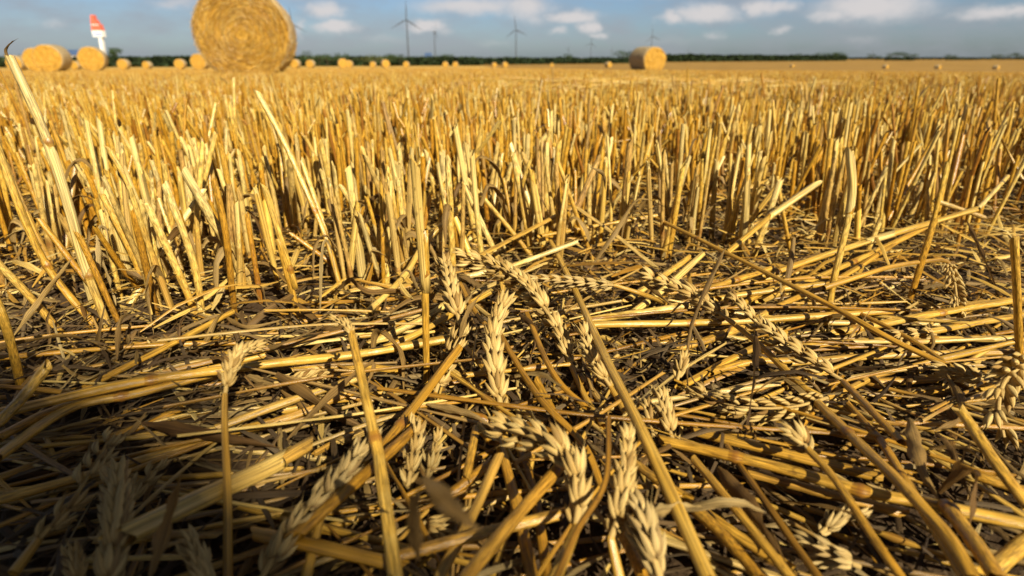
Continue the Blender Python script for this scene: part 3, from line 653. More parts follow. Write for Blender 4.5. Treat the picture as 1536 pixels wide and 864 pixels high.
# ------------------------------------------------------------------ filler: loose straw, leaf shreds, chaff
def straw_proto(i):
    L=random.choice([.04,.06,.08,.10,.13,.16]); d_=random.uniform(.0016,.0037)
    b=random.uniform(-.04,.04)*L
    pts=catmull([(-L/2,0,0),(0,b,random.uniform(0,.03)*L),(L/2,0,0)],14)
    mb=MB(); tube(mb,pts,d_/2*np.linspace(1,.9,14),8,random.uniform(.55,.9),random.uniform(.05,.9),random.choice([0,0,.2,.7]),cut=(random.uniform(-1,1),random.uniform(-1,1)),nodes=((random.uniform(.2,.8),.0025),) if i%2 else (),rag=.8,crumple=.12)
    return obj('loose_straw',mb.mesh('loose_straw'),M_straw)
def leaf_proto(i):
    L=random.choice([.02,.03,.045,.06]); w=random.uniform(.0014,.0042)
    pts=catmull([(-L/2,0,0),(-L*.2,random.uniform(-.15,.15)*L,random.uniform(0,.14)*L),(L*.2,random.uniform(-.15,.15)*L,random.uniform(0,.2)*L),(L/2,0,random.uniform(0,.1)*L)],16)
    mb=MB(); ribbon(mb,pts,leafw(16,w,.6,.2),random.uniform(.3,1.),random.uniform(-3,3),None,random.random()*.8,random.random(),5,random.uniform(.1,.5))
    return obj('leaf_shred',mb.mesh('leaf_shred'),M_leaf)
sp=[straw_proto(i) for i in range(30)]; lp=[leaf_proto(i) for i in range(26)]
def spot():
    while True:
        px=random.uniform(-40,1576); py=random.uniform(400,890)
        # fewer picks close to the lens where each is large
        if random.random()>.35+.65*(900-py)/500: continue
        edge=np.interp(px,[0,300,480,640,800,1150,1536],[520,500,470,420,400,400,430])
        if py<edge: continue
        return px,py
def direction(px,py):
    if px<560: return R(random.gauss(14,16))
    if px>900 and py<620: return R(random.gauss(22,22))
    if px>950: return R(random.gauss(-38,20))
    return R(random.choice([random.gauss(70,25),random.gauss(115,25),random.gauss(20,30)]))
for i in range(292):
    o=sp[i] if i<30 else copy_tree(sp[i%30]); px,py=spot()
    if i>=185:
        while py>660 or px<380: px,py=spot()
    z=random.uniform(1,11) if i<185 else random.uniform(5,18); p=P(px,py,z); o.location=p
    o.rotation_euler=(random.uniform(0,6),random.gauss(0,.05),direction(px,py)); s=random.uniform(.8,1.15); w_=s*(.9 if py<620 else .68)*(.72 if i>=185 else 1.); o.scale=(s,w_,w_)
    tag(o,'loose cut straw half buried in the tangled litter under the larger straws and ears','straw','loose straws buried in the litter')
for i in range(290):
    o=lp[i] if i<26 else copy_tree(lp[i%26])
    if i%3==0:
        px,py=random.uniform(-20,1556),random.uniform(330,500); z=random.uniform(2,12)
    else:
        px,py=spot(); z=random.uniform(1,10)
    p=P(px,py,z); o.location=p; o.rotation_euler=(random.gauss(0,.5),random.gauss(0,.35),random.uniform(0,6.28)); s=random.uniform(.7,1.25)*(1. if py<620 else .62); o.scale=(s,s,s)
    tag(o,'small curled shred of dry leaf caught in the tangled litter','leaf','leaf shreds in the litter')

def scatter_bits(name,n,xy,Lr,wr,mat,label,cat,zmax,tilt=.25,gray=(0,1)):
    X,Y=xy; L=rng.uniform(*Lr,n); W=rng.uniform(*wr,n); th=rng.uniform(0,6.283,n); ti=rng.normal(0,tilt,n)
    z=G(np.hypot(X,Y))+soil_h(X,Y)*np.exp(-np.hypot(X,Y)/3)+rng.uniform(0.0005,zmax,n)+np.abs(np.sin(ti))*L/2
    D=np.stack([np.cos(th)*np.cos(ti),np.sin(th)*np.cos(ti),np.sin(ti)],-1); Sd=np.stack([-np.sin(th),np.cos(th),rng.normal(0,.4,n)],-1); Sd/=np.linalg.norm(Sd,axis=1)[:,None]
    U=np.cross(D,Sd); Pc=np.stack([X,Y,z],-1)
    t=np.array([-.5,-.17,.17,.5]); wv=np.array([.5,1,1,.3]); cv=np.array([0,.06,.06,0]); cr=rng.normal(0,1.3,n)
    v=np.zeros((n,4,3,3))
    for a in range(4):
        c=Pc+D*(t[a]*L)[:,None]+U*(cv[a]*L*cr)[:,None]
        for b_,e in enumerate((-1,0,1)):
            v[:,a,b_]=c+Sd*(e*W*wv[a]*.5)[:,None]-U*((abs(e))*W*wv[a]*.25)[:,None]
    uv=np.zeros((n,4,3,2)); uv[...,0]=np.array([0,.5,1.]); uv[...,1]=(t*1.)[None,:,None]*L[:,None,None]+rng.uniform(0,9,n)[:,None,None]
    c=np.zeros((n,4,3,3)); c[...,0]=rng.uniform(.1,1,n)[:,None,None]; c[...,2]=rng.uniform(*gray,n)[:,None,None]
    f=grid_faces(4,3,False); f=(f[None]+(np.arange(n)*12)[:,None,None]).reshape(-1,4)
    mb=MB(); mb.add(v.reshape(-1,3),f,uv.reshape(-1,2),c.reshape(-1,3))
    o=obj(name,mb.mesh(name),mat); tag(o,label,cat,kind='stuff'); return o
def uni(n,y0,y1,m=.15):
    y=np.sqrt(rng.uniform(y0*y0,y1*y1,n)); return rng.uniform(-1,1,n)*(.93*y+m),y
n=16000; scatter_bits('chaff',n,uni(n,.235,.9,.1),(.002,.010),(.0008,.0026),M_leaf,'fine pale chaff and husk flakes lying on the soil','chaff',.008,.4)
n=9000; scatter_bits('straw_shreds',n,uni(n,.20,1.3,.1),(.006,.028),(.0006,.0020),M_leaf,'thin torn fibres of straw and leaf littering the ground','straw',.006,.16)
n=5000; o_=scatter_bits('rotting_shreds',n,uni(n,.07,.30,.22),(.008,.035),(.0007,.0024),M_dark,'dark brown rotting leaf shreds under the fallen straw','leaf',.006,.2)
n=900; scatter_bits('torn_straw',n,uni(n,.09,.50,.16),(.02,.07),(.0008,.0022),M_straw,'thin torn straw strips tangled through the fallen straw','straw',.006,.05,(0,.6))
n=900; scatter_bits('torn_leaf',n,uni(n,.09,.55,.16),(.012,.04),(.0008,.0024),M_leaf,'narrow torn leaf strips tangled through the fallen straw','leaf',.010,.18)
n=6000; scatter_bits('fallen_bits',n,uni(n,.29,1.0,.25),(.02,.06),(.0014,.0034),M_straw,'short cut straw pieces fallen between the standing stalks','straw',.016,.16,(0,.3))
n=9000; scatter_bits('field_litter',n,uni(n,.5,8.,.3),(.02,.08),(.002,.0045),M_straw,'cut straw bits scattered over the blurred stubble','straw',.05,.25,(0,.3))

# swath of long loose straw lying on top of the stubble in mid field
n=420; th=rng.normal(.25,.45,n); y=rng.normal(2.55,.35,n); x=rng.normal(.55,.30,n)
mb=MB()
for i in range(n):
    L=random.uniform(.12,.3); z0=float(G(math.hypot(x[i],y[i])))+random.uniform(.045,.078)
    dv=np.array([math.cos(th[i]),math.sin(th[i]),random.gauss(0,.06)])*L/2; c=np.array([x[i],y[i],z0])
    tube(mb,catmull([c-dv,c+np.array([0,0,.01]),c+dv],5),.0019,4,.8,random.uniform(.3,1),0)
o=obj('loose_straw_swath',mb.mesh('loose_straw_swath'),M_straw); tag(o,'tangled pale straw swath lying on top of the stubble, mid field','straw',kind='stuff')

# ------------------------------------------------------------------ round bales
def bale_material(face):
    m,nt=newmat('bale_end' if face else 'bale_side'); b=nd(nt,'ShaderNodeBsdfPrincipled'); o=nd(nt,'ShaderNodeOutputMaterial'); ln(nt,b.outputs[0],o.inputs[0])
    tc=nd(nt,'ShaderNodeTexCoord'); s=nd(nt,'ShaderNodeSeparateXYZ'); ln(nt,tc.outputs['Object'],s.inputs[0])
    x,y,z=s.outputs; zc=mth(nt,'SUBTRACT',z,.64)
    rad=mth(nt,'SQRT',mth(nt,'ADD',mth(nt,'MULTIPLY',x,x),mth(nt,'MULTIPLY',zc,zc))); ang=mth(nt,'ARCTAN2',zc,x)
    if face:
        a=noise(nt,vec(nt,mth(nt,'MULTIPLY',rad,42.),mth(nt,'MULTIPLY',ang,3.5),1.),1.,4.,.65)
        c=noise(nt,tc.outputs['Object'],5.,4.,.6)
        f=mth(nt,'ADD',mth(nt,'MULTIPLY',a,.75),mth(nt,'MULTIPLY',c,.3))
        col=ramp(nt,f,[(.34,(.24,.105,.010)),(.48,(.45,.235,.026)),(.60,(.60,.345,.055)),(.72,(.72,.48,.13))])
    else:
        a=noise(nt,vec(nt,mth(nt,'MULTIPLY',ang,3.),mth(nt,'MULTIPLY',y,45.),rad),1.,4.,.6); c=noise(nt,tc.outputs['Object'],6.,3.)
        f=mth(nt,'ADD',mth(nt,'MULTIPLY',a,.7),mth(nt,'MULTIPLY',c,.3))
        col=ramp(nt,f,[(.3,(.25,.175,.08)),(.55,(.42,.32,.18)),(.75,(.58,.47,.29))])
    ln(nt,col,b.inputs['Base Color']); b.inputs['Roughness'].default_value=.65; b.inputs['Specular IOR Level'].default_value=.25
    bp=nd(nt,'ShaderNodeBump'); bp.inputs['Strength'].default_value=1.; bp.inputs['Distance'].default_value=.05 if face else .02; ln(nt,f,bp.inputs['Height']); ln(nt,bp.outputs[0],b.inputs['Normal'])
    return m
M_bf,M_bs=bale_material(True),bale_material(False)
BR,BL=.65,1.2
def bale_proto(strands):
    root=empty('round_bale'); k=64
    def rr(a): return BR*(1+.012*np.sin(3*a+1)+.008*np.sin(7*a))-.02*np.maximum(0,-np.sin(a))**6*BR*2
    a=np.arange(k)/k*2*math.pi
    ys=np.array([-BL/2,-BL/2+.02,-BL/2+.06,-BL/4,0,BL/4,BL/2-.06,BL/2-.02,BL/2]); sc=np.array([.94,.975,1,1.008,1.012,1.008,1,.975,.94])
    v=np.stack([rr(a)[None]*np.cos(a)[None]*sc[:,None],np.broadcast_to(ys[:,None],(9,k)),.64+rr(a)[None]*np.sin(a)[None]*sc[:,None]],-1)
    mb=MB(); mb.add(v.reshape(-1,3),grid_faces(9,k)[:,::-1],np.zeros((9*k,2)),np.tile([.5,0,0],(9*k,1)))
    obj('wrapped_side',mb.mesh('wrapped_side'),M_bs,root)
    for sg in (-1,1):
        q=np.linspace(.94,.002,26); zz=(rr(a)[None]*q[:,None])
        yy=sg*(BL/2+.012*np.sin(q*60)[:,None]+.025*(1-q)[:,None]+.014*np.sin(a*5+q[:,None]*9)*q[:,None])
        yy[0]=sg*BL/2
        v=np.stack([zz*np.cos(a),yy,.64+zz*np.sin(a)],-1); mb=MB()
        f=grid_faces(26,k); mb.add(v.reshape(-1,3),f if sg>0 else f[:,::-1],np.zeros((26*k,2)),np.tile([.5,0,0],(26*k,1)))
        obj('end_face',mb.mesh('end_face'),M_bf,root)
    if strands:
        mb=MB()
        for i in range(strands):
            if random.random()<.72:
                sg=-1 if random.random()<.8 else 1
                r_=BR*math.sqrt(random.uniform(.01,.97)); an=random.uniform(0,6.283)
                c=np.array([r_*math.cos(an),sg*(BL/2+.03),.64+r_*math.sin(an)]); dv=np.array([-math.sin(an)+random.gauss(0,.3),sg*random.gauss(.05,.15),math.cos(an)+random.gauss(0,.3)])
            else:
                an=random.uniform(0,6.283); yy=random.uniform(-BL/2,BL/2); c=np.array([BR*math.cos(an)*1.0,yy,.64+BR*math.sin(an)]); dv=np.array([-math.sin(an)+.25*math.cos(an),random.gauss(0,.3),math.cos(an)+.25*math.sin(an)])
            dv=dv/np.linalg.norm(dv)*random.uniform(.05,.16)
            tube(mb,np.array([c-dv/2,c+np.random.normal(0,.006,3),c+dv/2]),.0022,3,1,random.uniform(.15,1),0)
        o=obj('loose_strands',mb.mesh('loose_strands'),M_straw,root); o['kind']='stuff'
    return root
np.random.seed(3)
bale_near=bale_proto(4200); bale_far=bale_proto(500)
def put_bale(o,px,Y,rot,label,group='round straw bales left on the field',s=1.,dz=0.):
    x=hx(px,Y); o.location=(x,Y,float(G(math.hypot(x,Y)))+dz-.01); o.rotation_euler=(0,random.uniform(-.4,.4)*0,R(rot)); o.scale=(s,s,s); tag(o,label,'straw bale',group)
put_bale(bale_near,377,9.0,15,'huge near round straw bale cut by the top edge of the picture',s=.92,dz=-.03)
put_bale(bale_far,971,26.5,17,'round straw bale alone on the right half with dark shaded side',s=.82,dz=-.12)
bale_far.scale=(.80,1.08,.80)
BL_=[(79,27,14,'round bale beside the tall sign, bigger one of the left pair'),(58,31,20,'round bale half hidden by its bigger neighbour at the far left'),(139,30,24,'round bale right in front of the red and white sign'),
 (24,42,10,'low round bale peeping out at the left picture edge'),(112,75,0,'small round bale between the left pair and the sign'),(184,62,10,'small round bale just right of the sign bale'),(219,84,0,'tiny round bale midway between sign and huge bale'),
 (269,64,10,'small round bale with bright face left of the huge bale'),(300,40,6,'round bale partly hidden behind the huge bale'),(442,70,0,'small bale peeping out right beside the huge bale'),(465,78,0,'small bale under the first dark bush right of the huge bale'),(513,66,20,'bale of the close front pair right of the huge bale'),
 (523,84,5,'bale of the close pair standing further back'),(559,105,0,'tiny bale left of the brownish bale'),(577,78,25,'brownish bale with light top in mid distance'),(609,104,0,'tiny pale bale under the tallest turbine'),
 (668,110,0,'tiny bale just before the low trees between two turbines'),(683,112,0,'tiny bale below the low trees between two turbines'),(741,108,20,'tiny dark bale just before the middle turbine'),(757,96,20,'tiny bale right below the middle turbine'),
 (828,130,0,'tiny bale halfway to the lone right bale'),(913,92,30,'dark tiny bale left of the lone right bale'),(1190,150,30,'tiny dark bale on the cloud shaded field just past the hedge end'),
 (1331,112,30,'tiny dark bale on the cloud shaded field below tree clump'),(1410,108,30,'tiny dark bale on the cloud shaded field near the far right'),(1498,104,30,'last tiny bale at the far right')]
for px,Y,rot,lab in BL_:
    put_bale(copy_tree(bale_far),px,Y,rot,lab,s=(.84 if Y<35 else .74 if px<700 else .62),dz=(0 if px<1100 else -.12))
# unseen bale added behind the camera to cast shade over the near corner
shade_bale=copy_tree(bale_near); tag(shade_bale,'unseen round straw bale added behind the viewpoint to shade the near corner','straw bale','round straw bales left on the field')
shade_bale.scale=(1,1,1)
def shade_spot(cx,cy,rot,el,az):
    ax=np.array([-math.sin(R(rot)),math.cos(R(rot))]); ax=ax if ax[0]>0 else -ax; nn=np.array([-ax[1],ax[0]])
    d=np.array([-math.sin(R(az)),math.cos(R(az))]); te=math.tan(R(el))/np.dot(d,nn); e=math.atan(te)
    s_=(.64+.655/math.cos(e))/te; trav=s_-.655*math.sin(e); shift=trav*np.dot(d,ax)/np.dot(d,nn)
    c=np.array([cx,cy]); a_=np.dot(c,ax)-.6-shift; n_=np.dot(c,nn)-s_
    return a_*ax+n_*nn
SUN_EL,SUN_AZ=35.,30.
q_=shade_spot(-.195,.228,79.,SUN_EL,SUN_AZ); shade_bale.location=(q_[0],q_[1],0); shade_bale.rotation_euler=(0,0,R(81.5))
SHADE=shade_bale

# ------------------------------------------------------------------ far field, hedges, trees
def cloud_shade_sheet():  # far stubble sheet with a cloud's shadow painted into its browner colour
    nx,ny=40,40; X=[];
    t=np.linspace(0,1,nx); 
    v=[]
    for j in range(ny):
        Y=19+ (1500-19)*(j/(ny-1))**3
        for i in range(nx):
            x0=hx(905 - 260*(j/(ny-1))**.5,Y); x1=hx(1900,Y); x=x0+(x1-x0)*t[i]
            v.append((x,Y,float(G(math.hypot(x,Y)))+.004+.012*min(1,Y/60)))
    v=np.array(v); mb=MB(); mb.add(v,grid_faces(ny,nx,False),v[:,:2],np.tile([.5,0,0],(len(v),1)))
    m=simple('cloud_shade_field',(.31,.18,.047),.9,.25,.3,.1); o=obj('cloud_shade_field',mb.mesh('cloud_shade_field'),m); tag(o,kind='structure')
cloud_shade_sheet()
M_bark=simple('bark',(.09,.065,.045),.9,4.)
def leaf_mat(name,c): return simple(name,c,.75,.8,.5,.2)
M_g1=leaf_mat('hedge_leaves',(.019,.032,.011)); M_g2=leaf_mat('tree_leaves',(.036,.060,.020)); M_g3=leaf_mat('pale_leaves',(.085,.10,.035))
def leaf_quads(mb,c,size,u):
    n=len(c); a=rng.normal(0,1,(n,3)); a/=np.linalg.norm(a,axis=1)[:,None]; b=np.cross(a,rng.normal(0,1,(n,3))); b/=np.linalg.norm(b,axis=1)[:,None]
    s=rng.uniform(.5,1,n)[:,None]*size
    v=np.stack([c-a*s,c-b*s*.6,c+a*s,c+b*s*.6],1).reshape(-1,3)
    mb.add(v,np.arange(4*n).reshape(-1,4),np.zeros((4*n,2)),np.tile([.5,0,0],(4*n,1)))
def hedge(px0,px1,Y0,Y1,h,n,mat,label,depth=4.):
    x0,x1=hx(px0,Y0),hx(px1,Y1); root=empty('hedge',(x0,Y0,float(G(math.hypot(x0,Y0))))); tag(root,label,'hedge')
    t=rng.random(n); hh=h*(.72+.25*np.sin(t*23+px0)+.16*np.sin(t*61)+.1*np.sin(t*150)); hh=h*.62*(.8+.2*hh/h); X=x0+(x1-x0)*t; Y=Y0+(Y1-Y0)*t+rng.uniform(0,depth,n)
    Z=G(np.hypot(X,Y))+hh*rng.random(n)**.6
    mb=MB(); leaf_quads(mb,np.stack([X,Y,Z],-1),h*.22,0); ob=obj('foliage',mb.mesh('foliage',root.location),mat,root)
    t=np.linspace(.0,1,60); mb=MB()
    for q in t:
        x,y=x0+(x1-x0)*q,Y0+(Y1-Y0)*q+depth/2; z=float(G(math.hypot(x,y))); tube(mb,np.array([(x,y,z-.1),(x+random.uniform(-.2,.2),y,z+h*.3),(x+random.uniform(-.4,.4),y,z+h*.62)]),.08,5,1,.3)
    o=obj('stems',mb.mesh('stems',root.location),M_bark,root); o['kind']='stuff'; return root
hedge(-120,290,150,165,3.8,11000,M_g1,'long dark green hedge behind the bales left of the huge bale')
hedge(290,720,168,195,3.8,11000,M_g1,'dark green hedge stretching from the huge bale to the middle turbine')
hedge(720,960,215,280,3.6,8000,M_g1,'thin dark hedge line between the middle turbine and the lone bale')
hedge(985,1270,360,520,6.2,11000,M_g1,'flat distant hedge line right of the lone bale')
hedge(1150,1600,820,830,4.6,9000,M_g1,'thinnest hedge line along the horizon above the cloud shaded field')
hedge(1330,1375,560,570,4.5,900,M_g1,'short far hedge clump on the horizon above the cloud shaded field')
hedge(1420,1470,640,650,3.,600,M_g1,'faint far hedge clump towards the right edge')
def far_strip(px0,px1,Y0,Y1,h,mat,label):
    pass
def tree(px,Y,h,w,label,mat=None,n=620,bare=.12):
    h*=.78; w*=1.15
    x=hx(px,Y); z=float(G(math.hypot(x,Y))); root=empty('tree',(x,Y,z)); tag(root,label,'tree','trees along the horizon')
    mb=MB(); tube(mb,np.array([(0,0,-.2),(.05*h*.1,0,h*.3),(0,0.02*h,h*.8)]),np.array([.03,.022,.008])*h,7,1,.3)
    for k in range(5):
        an=k*1.26+px; tube(mb,np.array([(0,0,h*(.3+.07*k)),(w*.2*math.cos(an),w*.2*math.sin(an),h*(.45+.07*k)),(w*.36*math.cos(an),w*.36*math.sin(an),h*(.55+.07*k))]),np.array([.012,.008,.004])*h,5,1,.3)
    obj('trunk',mb.mesh('trunk'),M_bark,root)
    cl=rng.normal(0,1,(9,3))*np.array([w*.26,w*.26,h*.14])+np.array([0,0,h*.66]); pts=cl[rng.integers(0,9,n)]+rng.normal(0,1,(n,3))*np.array([w*.11,w*.11,h*.085])
    pts[:,2]=np.clip(pts[:,2],h*bare,h*1.02); mb=MB(); leaf_quads(mb,pts,h*.06,0); obj('crown',mb.mesh('crown'),mat or M_g2,root)
for a in [(463,160,4.6,4.5,'dark round tree standing first right of the huge bale'),(478,172,3.9,4.,'bushy small tree behind the round dark one'),(490,165,3.7,5.,'low wide bush between two taller trees right of the huge bale'),(514,168,4.2,3.5,'small tree above the close pair of bales'),(562,175,3.8,7.,'low pale treetops above the hedge',M_g3),
          (584,180,4.3,4.,'small tree midway along the hedge'),(600,186,3.9,3.5,'smallest tree left of the tallest turbine'),(673,225,4.2,5.,'low tree right of the second turbine'),(939,290,7.,8.,'round tree just left of the lone bale'),(850,260,4.6,5.,'low tree midway on the thin hedge'),
          (172,190,6.2,3.6,'slim tree with flat crown right of the sign'),(1202,520,7.,9.,'small far tree clump right of the lone bale'),(1232,520,8.6,13.,'broad far tree clump on the horizon'),(1256,520,9.5,12.,'tallest far tree clump at the end of the hedge line'),(1308,620,7,8.,'lonely far tree above the cloud shaded field'),
          (1342,580,9.,13.,'dark far tree clump above the cloud shaded field bales'),(1358,580,9.,12.,'second dark far tree touching the clump'),(1428,660,7.5,10.,'faint far tree near the horizon'),(1500,640,8.5,14.,'far tree clump close to the right edge'),(1530,640,9.,14.,'far tree cut by the right edge')]:
    tree(*a)

# ------------------------------------------------------------------ wind turbines
M_turb=simple('turbine_shade_haze',(.070,.085,.110),.5,.05,.05)  # cloud shadow and haze on white turbines, painted in as dark blue grey
def turbine_parts():
    root=empty('wind_turbine')
    mb=MB(); tube(mb,np.array([(0,0,-4),(0,0,40),(0,0,98)]),np.array([2.6,2.0,1.4]),16,1,.5); obj('tower',mb.mesh('tower'),M_turb,root)
    mb=MB(); tube(mb,np.array([(0,6.,100),(0,5.6,100),(0,3,100.3),(0,-2,100),(0,-4,100),(0,-4.2,100)]),np.array([.2,1.7,2.1,2.,1.4,.1]),12,1.1,.5); obj('nacelle',mb.mesh('nacelle'),M_turb,root)
    hub=empty('hub',(0,-5.2,100)); hub.parent=root
    mb=MB(); tube(mb,np.array([(0,1.2,0),(0,.8,0),(0,-.6,0),(0,-1.8,0),(0,-2.2,0)]),np.array([.1,1.5,1.5,.9,.05]),12,1,.5); hb=obj('spinner',mb.mesh('spinner'),M_turb,root,(0,-5.2,100))
    bpy.data.objects.remove(hub)
    mb=MB(); t=np.linspace(0,1,12); L=48.
    path=np.stack([.3*np.sin(t*3),-1.2*t*t,1.+t*L],-1); chord=np.interp(t,[0,.06,.2,1],[1.9,2.1,3.9,.5]); ribw=chord/2
    T=np.array([0,0,1.]); k=10; a=np.arange(k)/k*2*math.pi
    tw=R(18)*(1-t)
    v=np.stack([path[:,0:1]+ribw[:,None]*np.cos(a)*np.cos(tw)[:,None],path[:,1:2]+ribw[:,None]*(np.cos(a)*np.sin(tw)[:,None]+.22*np.sin(a)),np.broadcast_to(path[:,2:3],(12,k))],-1)
    mb.add(v.reshape(-1,3),grid_faces(12,k),np.zeros((12*k,2)),np.tile([.5,0,0],(12*k,1))); bm=mb.mesh('blade')
    for i in range(3):
        b=obj('blade',bm,M_turb,hb); b.rotation_euler=(0,i*2*math.pi/3,0)
    return root
tp=turbine_parts()
def put_turbine(o,px,Y,hub_px,rot,spin,label):
    x=hx(px,Y); hgt=hub_px*Y/963.9*1.0; s=hgt/100.
    o.location=(x,Y,-2.6); o.rotation_euler=(0,0,R(rot)); o.scale=(s,s,s); tag(o,label,'wind turbine','wind turbines on the horizon')
    for ch in o.children:
        if ch.name.startswith('spinner'): ch.rotation_euler=(0,R(spin),0)
for i,a in enumerate([(613,1700,54,0,2,'tallest wind turbine on the horizon, right of the huge bale'),(653,2100,37,85,12,'wind turbine seen edge on beside the tallest one'),(774,2300,40,-12,-6,'wind turbine in the middle of the horizon with one blade upright'),
        (886,3600,21,-20,4,'small wind turbine left of the lone bale'),(976,2500,31,10,-8,'wind turbine rising behind the lone bale'),(443,2200,48,30,-3,'wind turbine peeping out behind the huge bale'),(852,5200,13,-30,30,'faint distant wind turbine between two bigger ones'),(917,5600,12,20,10,'faintest wind turbine just left of the lone bale'),(1031,5000,11,10,0,'faint wind turbine right of the lone bale'),(1307,4600,9,10,6,'tiny wind turbine above the cloud shaded field')]):
    put_turbine(tp if i==0 else copy_tree(tp),*a)

# ------------------------------------------------------------------ roadside pylon sign, far buildings
M_white=simple('white_paint',(.80,.80,.80),.45,.4,.05); M_red=simple('red_panel',(.70,.15,.09),.4,.4,.08); M_blue=simple('blue_panel',(.20,.28,.55),.4,.4,.1); M_roofb=simple('blue_roof',(.06,.11,.24),.5,.3,.15)
def slab(mb,poly,y0,y1):
    poly=np.array(poly,float); n=len(poly)
    v=np.concatenate([np.c_[poly[:,0],np.full(n,y0),poly[:,1]],np.c_[poly[:,0],np.full(n,y1),poly[:,1]]])
    f=[(i,(i+1)%n,(i+1)%n+n,i+n) for i in range(n)]
    mb.add(v,np.array(f),np.zeros((2*n,2)),np.tile([.5,0,0],(2*n,1)))
    for q,rev in ((0,False),(n,True)):
        for i in range(1,n-1,2):
            ff=[q,q+i,q+i+1,q+min(i+2,n-1)] if i+2<=n-1 else [q,q+i,q+i+1,q+i+1]
            if len(set(ff))<4: continue
            mb.add(np.zeros((0,3)),np.array([[x-mb.n for x in ff]])+0,np.zeros((0,2)),np.zeros((0,3))) if False else mb.f.append(np.array([ff if not rev else ff[::-1]])+mb.n-2*n)
def sign():
    Y=170.; x=hx(150.5,Y); z=float(G(math.hypot(x,Y))); root=empty('pylon_sign',(x,Y,z)); tag(root,'tall roadside sign with red top, pale lower panel and white pole','sign')
    def pt(px,py):
        q=PY(px,py,Y); return (q[0]-x,q[2]-z)
    def part(nm,poly,mat,y0,y1):
        mb=MB(); slab(mb,[pt(*q) for q in poly],y0,y1); obj(nm,mb.mesh(nm,smooth=False),mat,root)
    part('pole',[(156,101),(160.3,101),(153.6,55),(149.2,55)],M_white,-.5,.5)
    part('white_panel',[(142,55.5),(157.,55.5),(155.2,46),(139.8,46)],M_white,-.7,.7)
    part('blue_band',[(142.5,52.8),(155.8,52.8),(155.2,50),(142,50)],M_blue,-.705,-.7)
    part('red_panel',[(139.8,46),(155.,46),(151.5,36.5),(138.8,36.5)],M_red,-.7,.7)
    part('red_panel',[(138.8,36.5),(149.,36.5),(145.5,30),(138,30)],M_red,-.69,.69)
    part('white_stripe',[(139.,38),(151.,38),(150.3,36.9),(138.9,36.9)],M_white,-.72,-.705)
    part('red_crest',[(138,30),(143.5,30),(141.5,22.5),(137.6,22.5)],M_red,-.66,.66)
sign()
def building(px,Y,w,h,label,wall,roof):
    x=hx(px,Y); z=float(G(math.hypot(x,Y))); root=empty('farm_building',(x,Y,z)); tag(root,label,'building')
    mb=MB(); slab(mb,[(-w/2,-.2),(w/2,-.2),(w/2,h*.65),(-w/2,h*.65)],0,w*.7); obj('wall',mb.mesh('wall',smooth=False),wall,root)
    mb=MB(); slab(mb,[(-w/2-.4,h*.65),(w/2+.4,h*.65),(w/2-.6,h),(-w/2+.6,h)],-.3,w*.7+.3); obj('roof',mb.mesh('roof',smooth=False),roof,root)
    mb=MB(); slab(mb,[(-w*.12,-.1),(w*.12,-.1),(w*.12,h*.45),(-w*.12,h*.45)],-.05,-.01); obj('gate',mb.mesh('gate',smooth=False),M_roofb,root)
building(113,200,4.5,4.6,'small blue roofed shed behind the hedge by the sign',M_white,M_roofb)
building(642,420,4.5,5.5,'small blue shed behind the hedge between two turbines',M_roofb,M_roofb)

# ------------------------------------------------------------------ sky and sun
EL,AZ=SUN_EL,SUN_AZ        # sun behind the viewer, a little to the right
Sv=Vector((math.cos(R(EL))*math.sin(R(AZ)),-math.cos(R(EL))*math.cos(R(AZ)),math.sin(R(EL))))
sd=bpy.data.lights.new('sun','SUN'); so=bpy.data.objects.new('sun',sd); C.objects.link(so); so.rotation_euler=Sv.to_track_quat('Z','Y').to_euler(); so.location=(0,-5,8)
sd.energy=5.; sd.angle=R(.55); sd.color=(1.,.91,.70)
W=bpy.data.worlds.new('World'); S.world=W; W.use_nodes=True; nt=W.node_tree; nt.nodes.clear()
out=nd(nt,'ShaderNodeOutputWorld'); bg=nd(nt,'ShaderNodeBackground'); ln(nt,bg.outputs[0],out.inputs[0])
sky=nd(nt,'ShaderNodeTexSky'); sky.sky_type='NISHITA'; sky.sun_disc=False; sky.sun_elevation=R(EL); sky.sun_rotation=math.atan2(Sv.x,Sv.y); sky.dust_density=.7; sky.ozone_density=1.5
tc=nd(nt,'ShaderNodeTexCoord'); sx=nd(nt,'ShaderNodeSeparateXYZ'); ln(nt,tc.outputs['Generated'],sx.inputs[0])
hr=mth(nt,'SQRT',mth(nt,'ADD',mth(nt,'MULTIPLY',sx.outputs[0],sx.outputs[0]),mth(nt,'MULTIPLY',sx.outputs[1],sx.outputs[1])))
az=mth(nt,'ARCTAN2',sx.outputs[0],sx.outputs[1]); el=mth(nt,'ARCTAN2',sx.outputs[2],hr)
up_=nd(nt,'ShaderNodeMapRange'); ln(nt,el,up_.inputs[0]); up_.inputs[1].default_value=.12; up_.inputs[2].default_value=.5; up_.inputs[3].default_value=1.; up_.inputs[4].default_value=.25
av=vec(nt,az,mth(nt,'MULTIPLY',el,2.6),0.)
wob=nd(nt,'ShaderNodeTexNoise'); wob.inputs['Scale'].default_value=34.; wob.inputs['Detail'].default_value=5.; wob.inputs['Roughness'].default_value=.6; ln(nt,vec(nt,az,mth(nt,'MULTIPLY',el,1.5),0.),wob.inputs['Vector'])
wv=nd(nt,'ShaderNodeVectorMath',operation='SUBTRACT'); ln(nt,wob.outputs['Color'],wv.inputs[0]); wv.inputs[1].default_value=(.5,.5,.5)
ws=nd(nt,'ShaderNodeVectorMath',operation='SCALE'); ln(nt,wv.outputs[0],ws.inputs[0]); ws.inputs['Scale'].default_value=.05
wa=nd(nt,'ShaderNodeVectorMath',operation='ADD'); ln(nt,av,wa.inputs[0]); ln(nt,ws.outputs[0],wa.inputs[1])
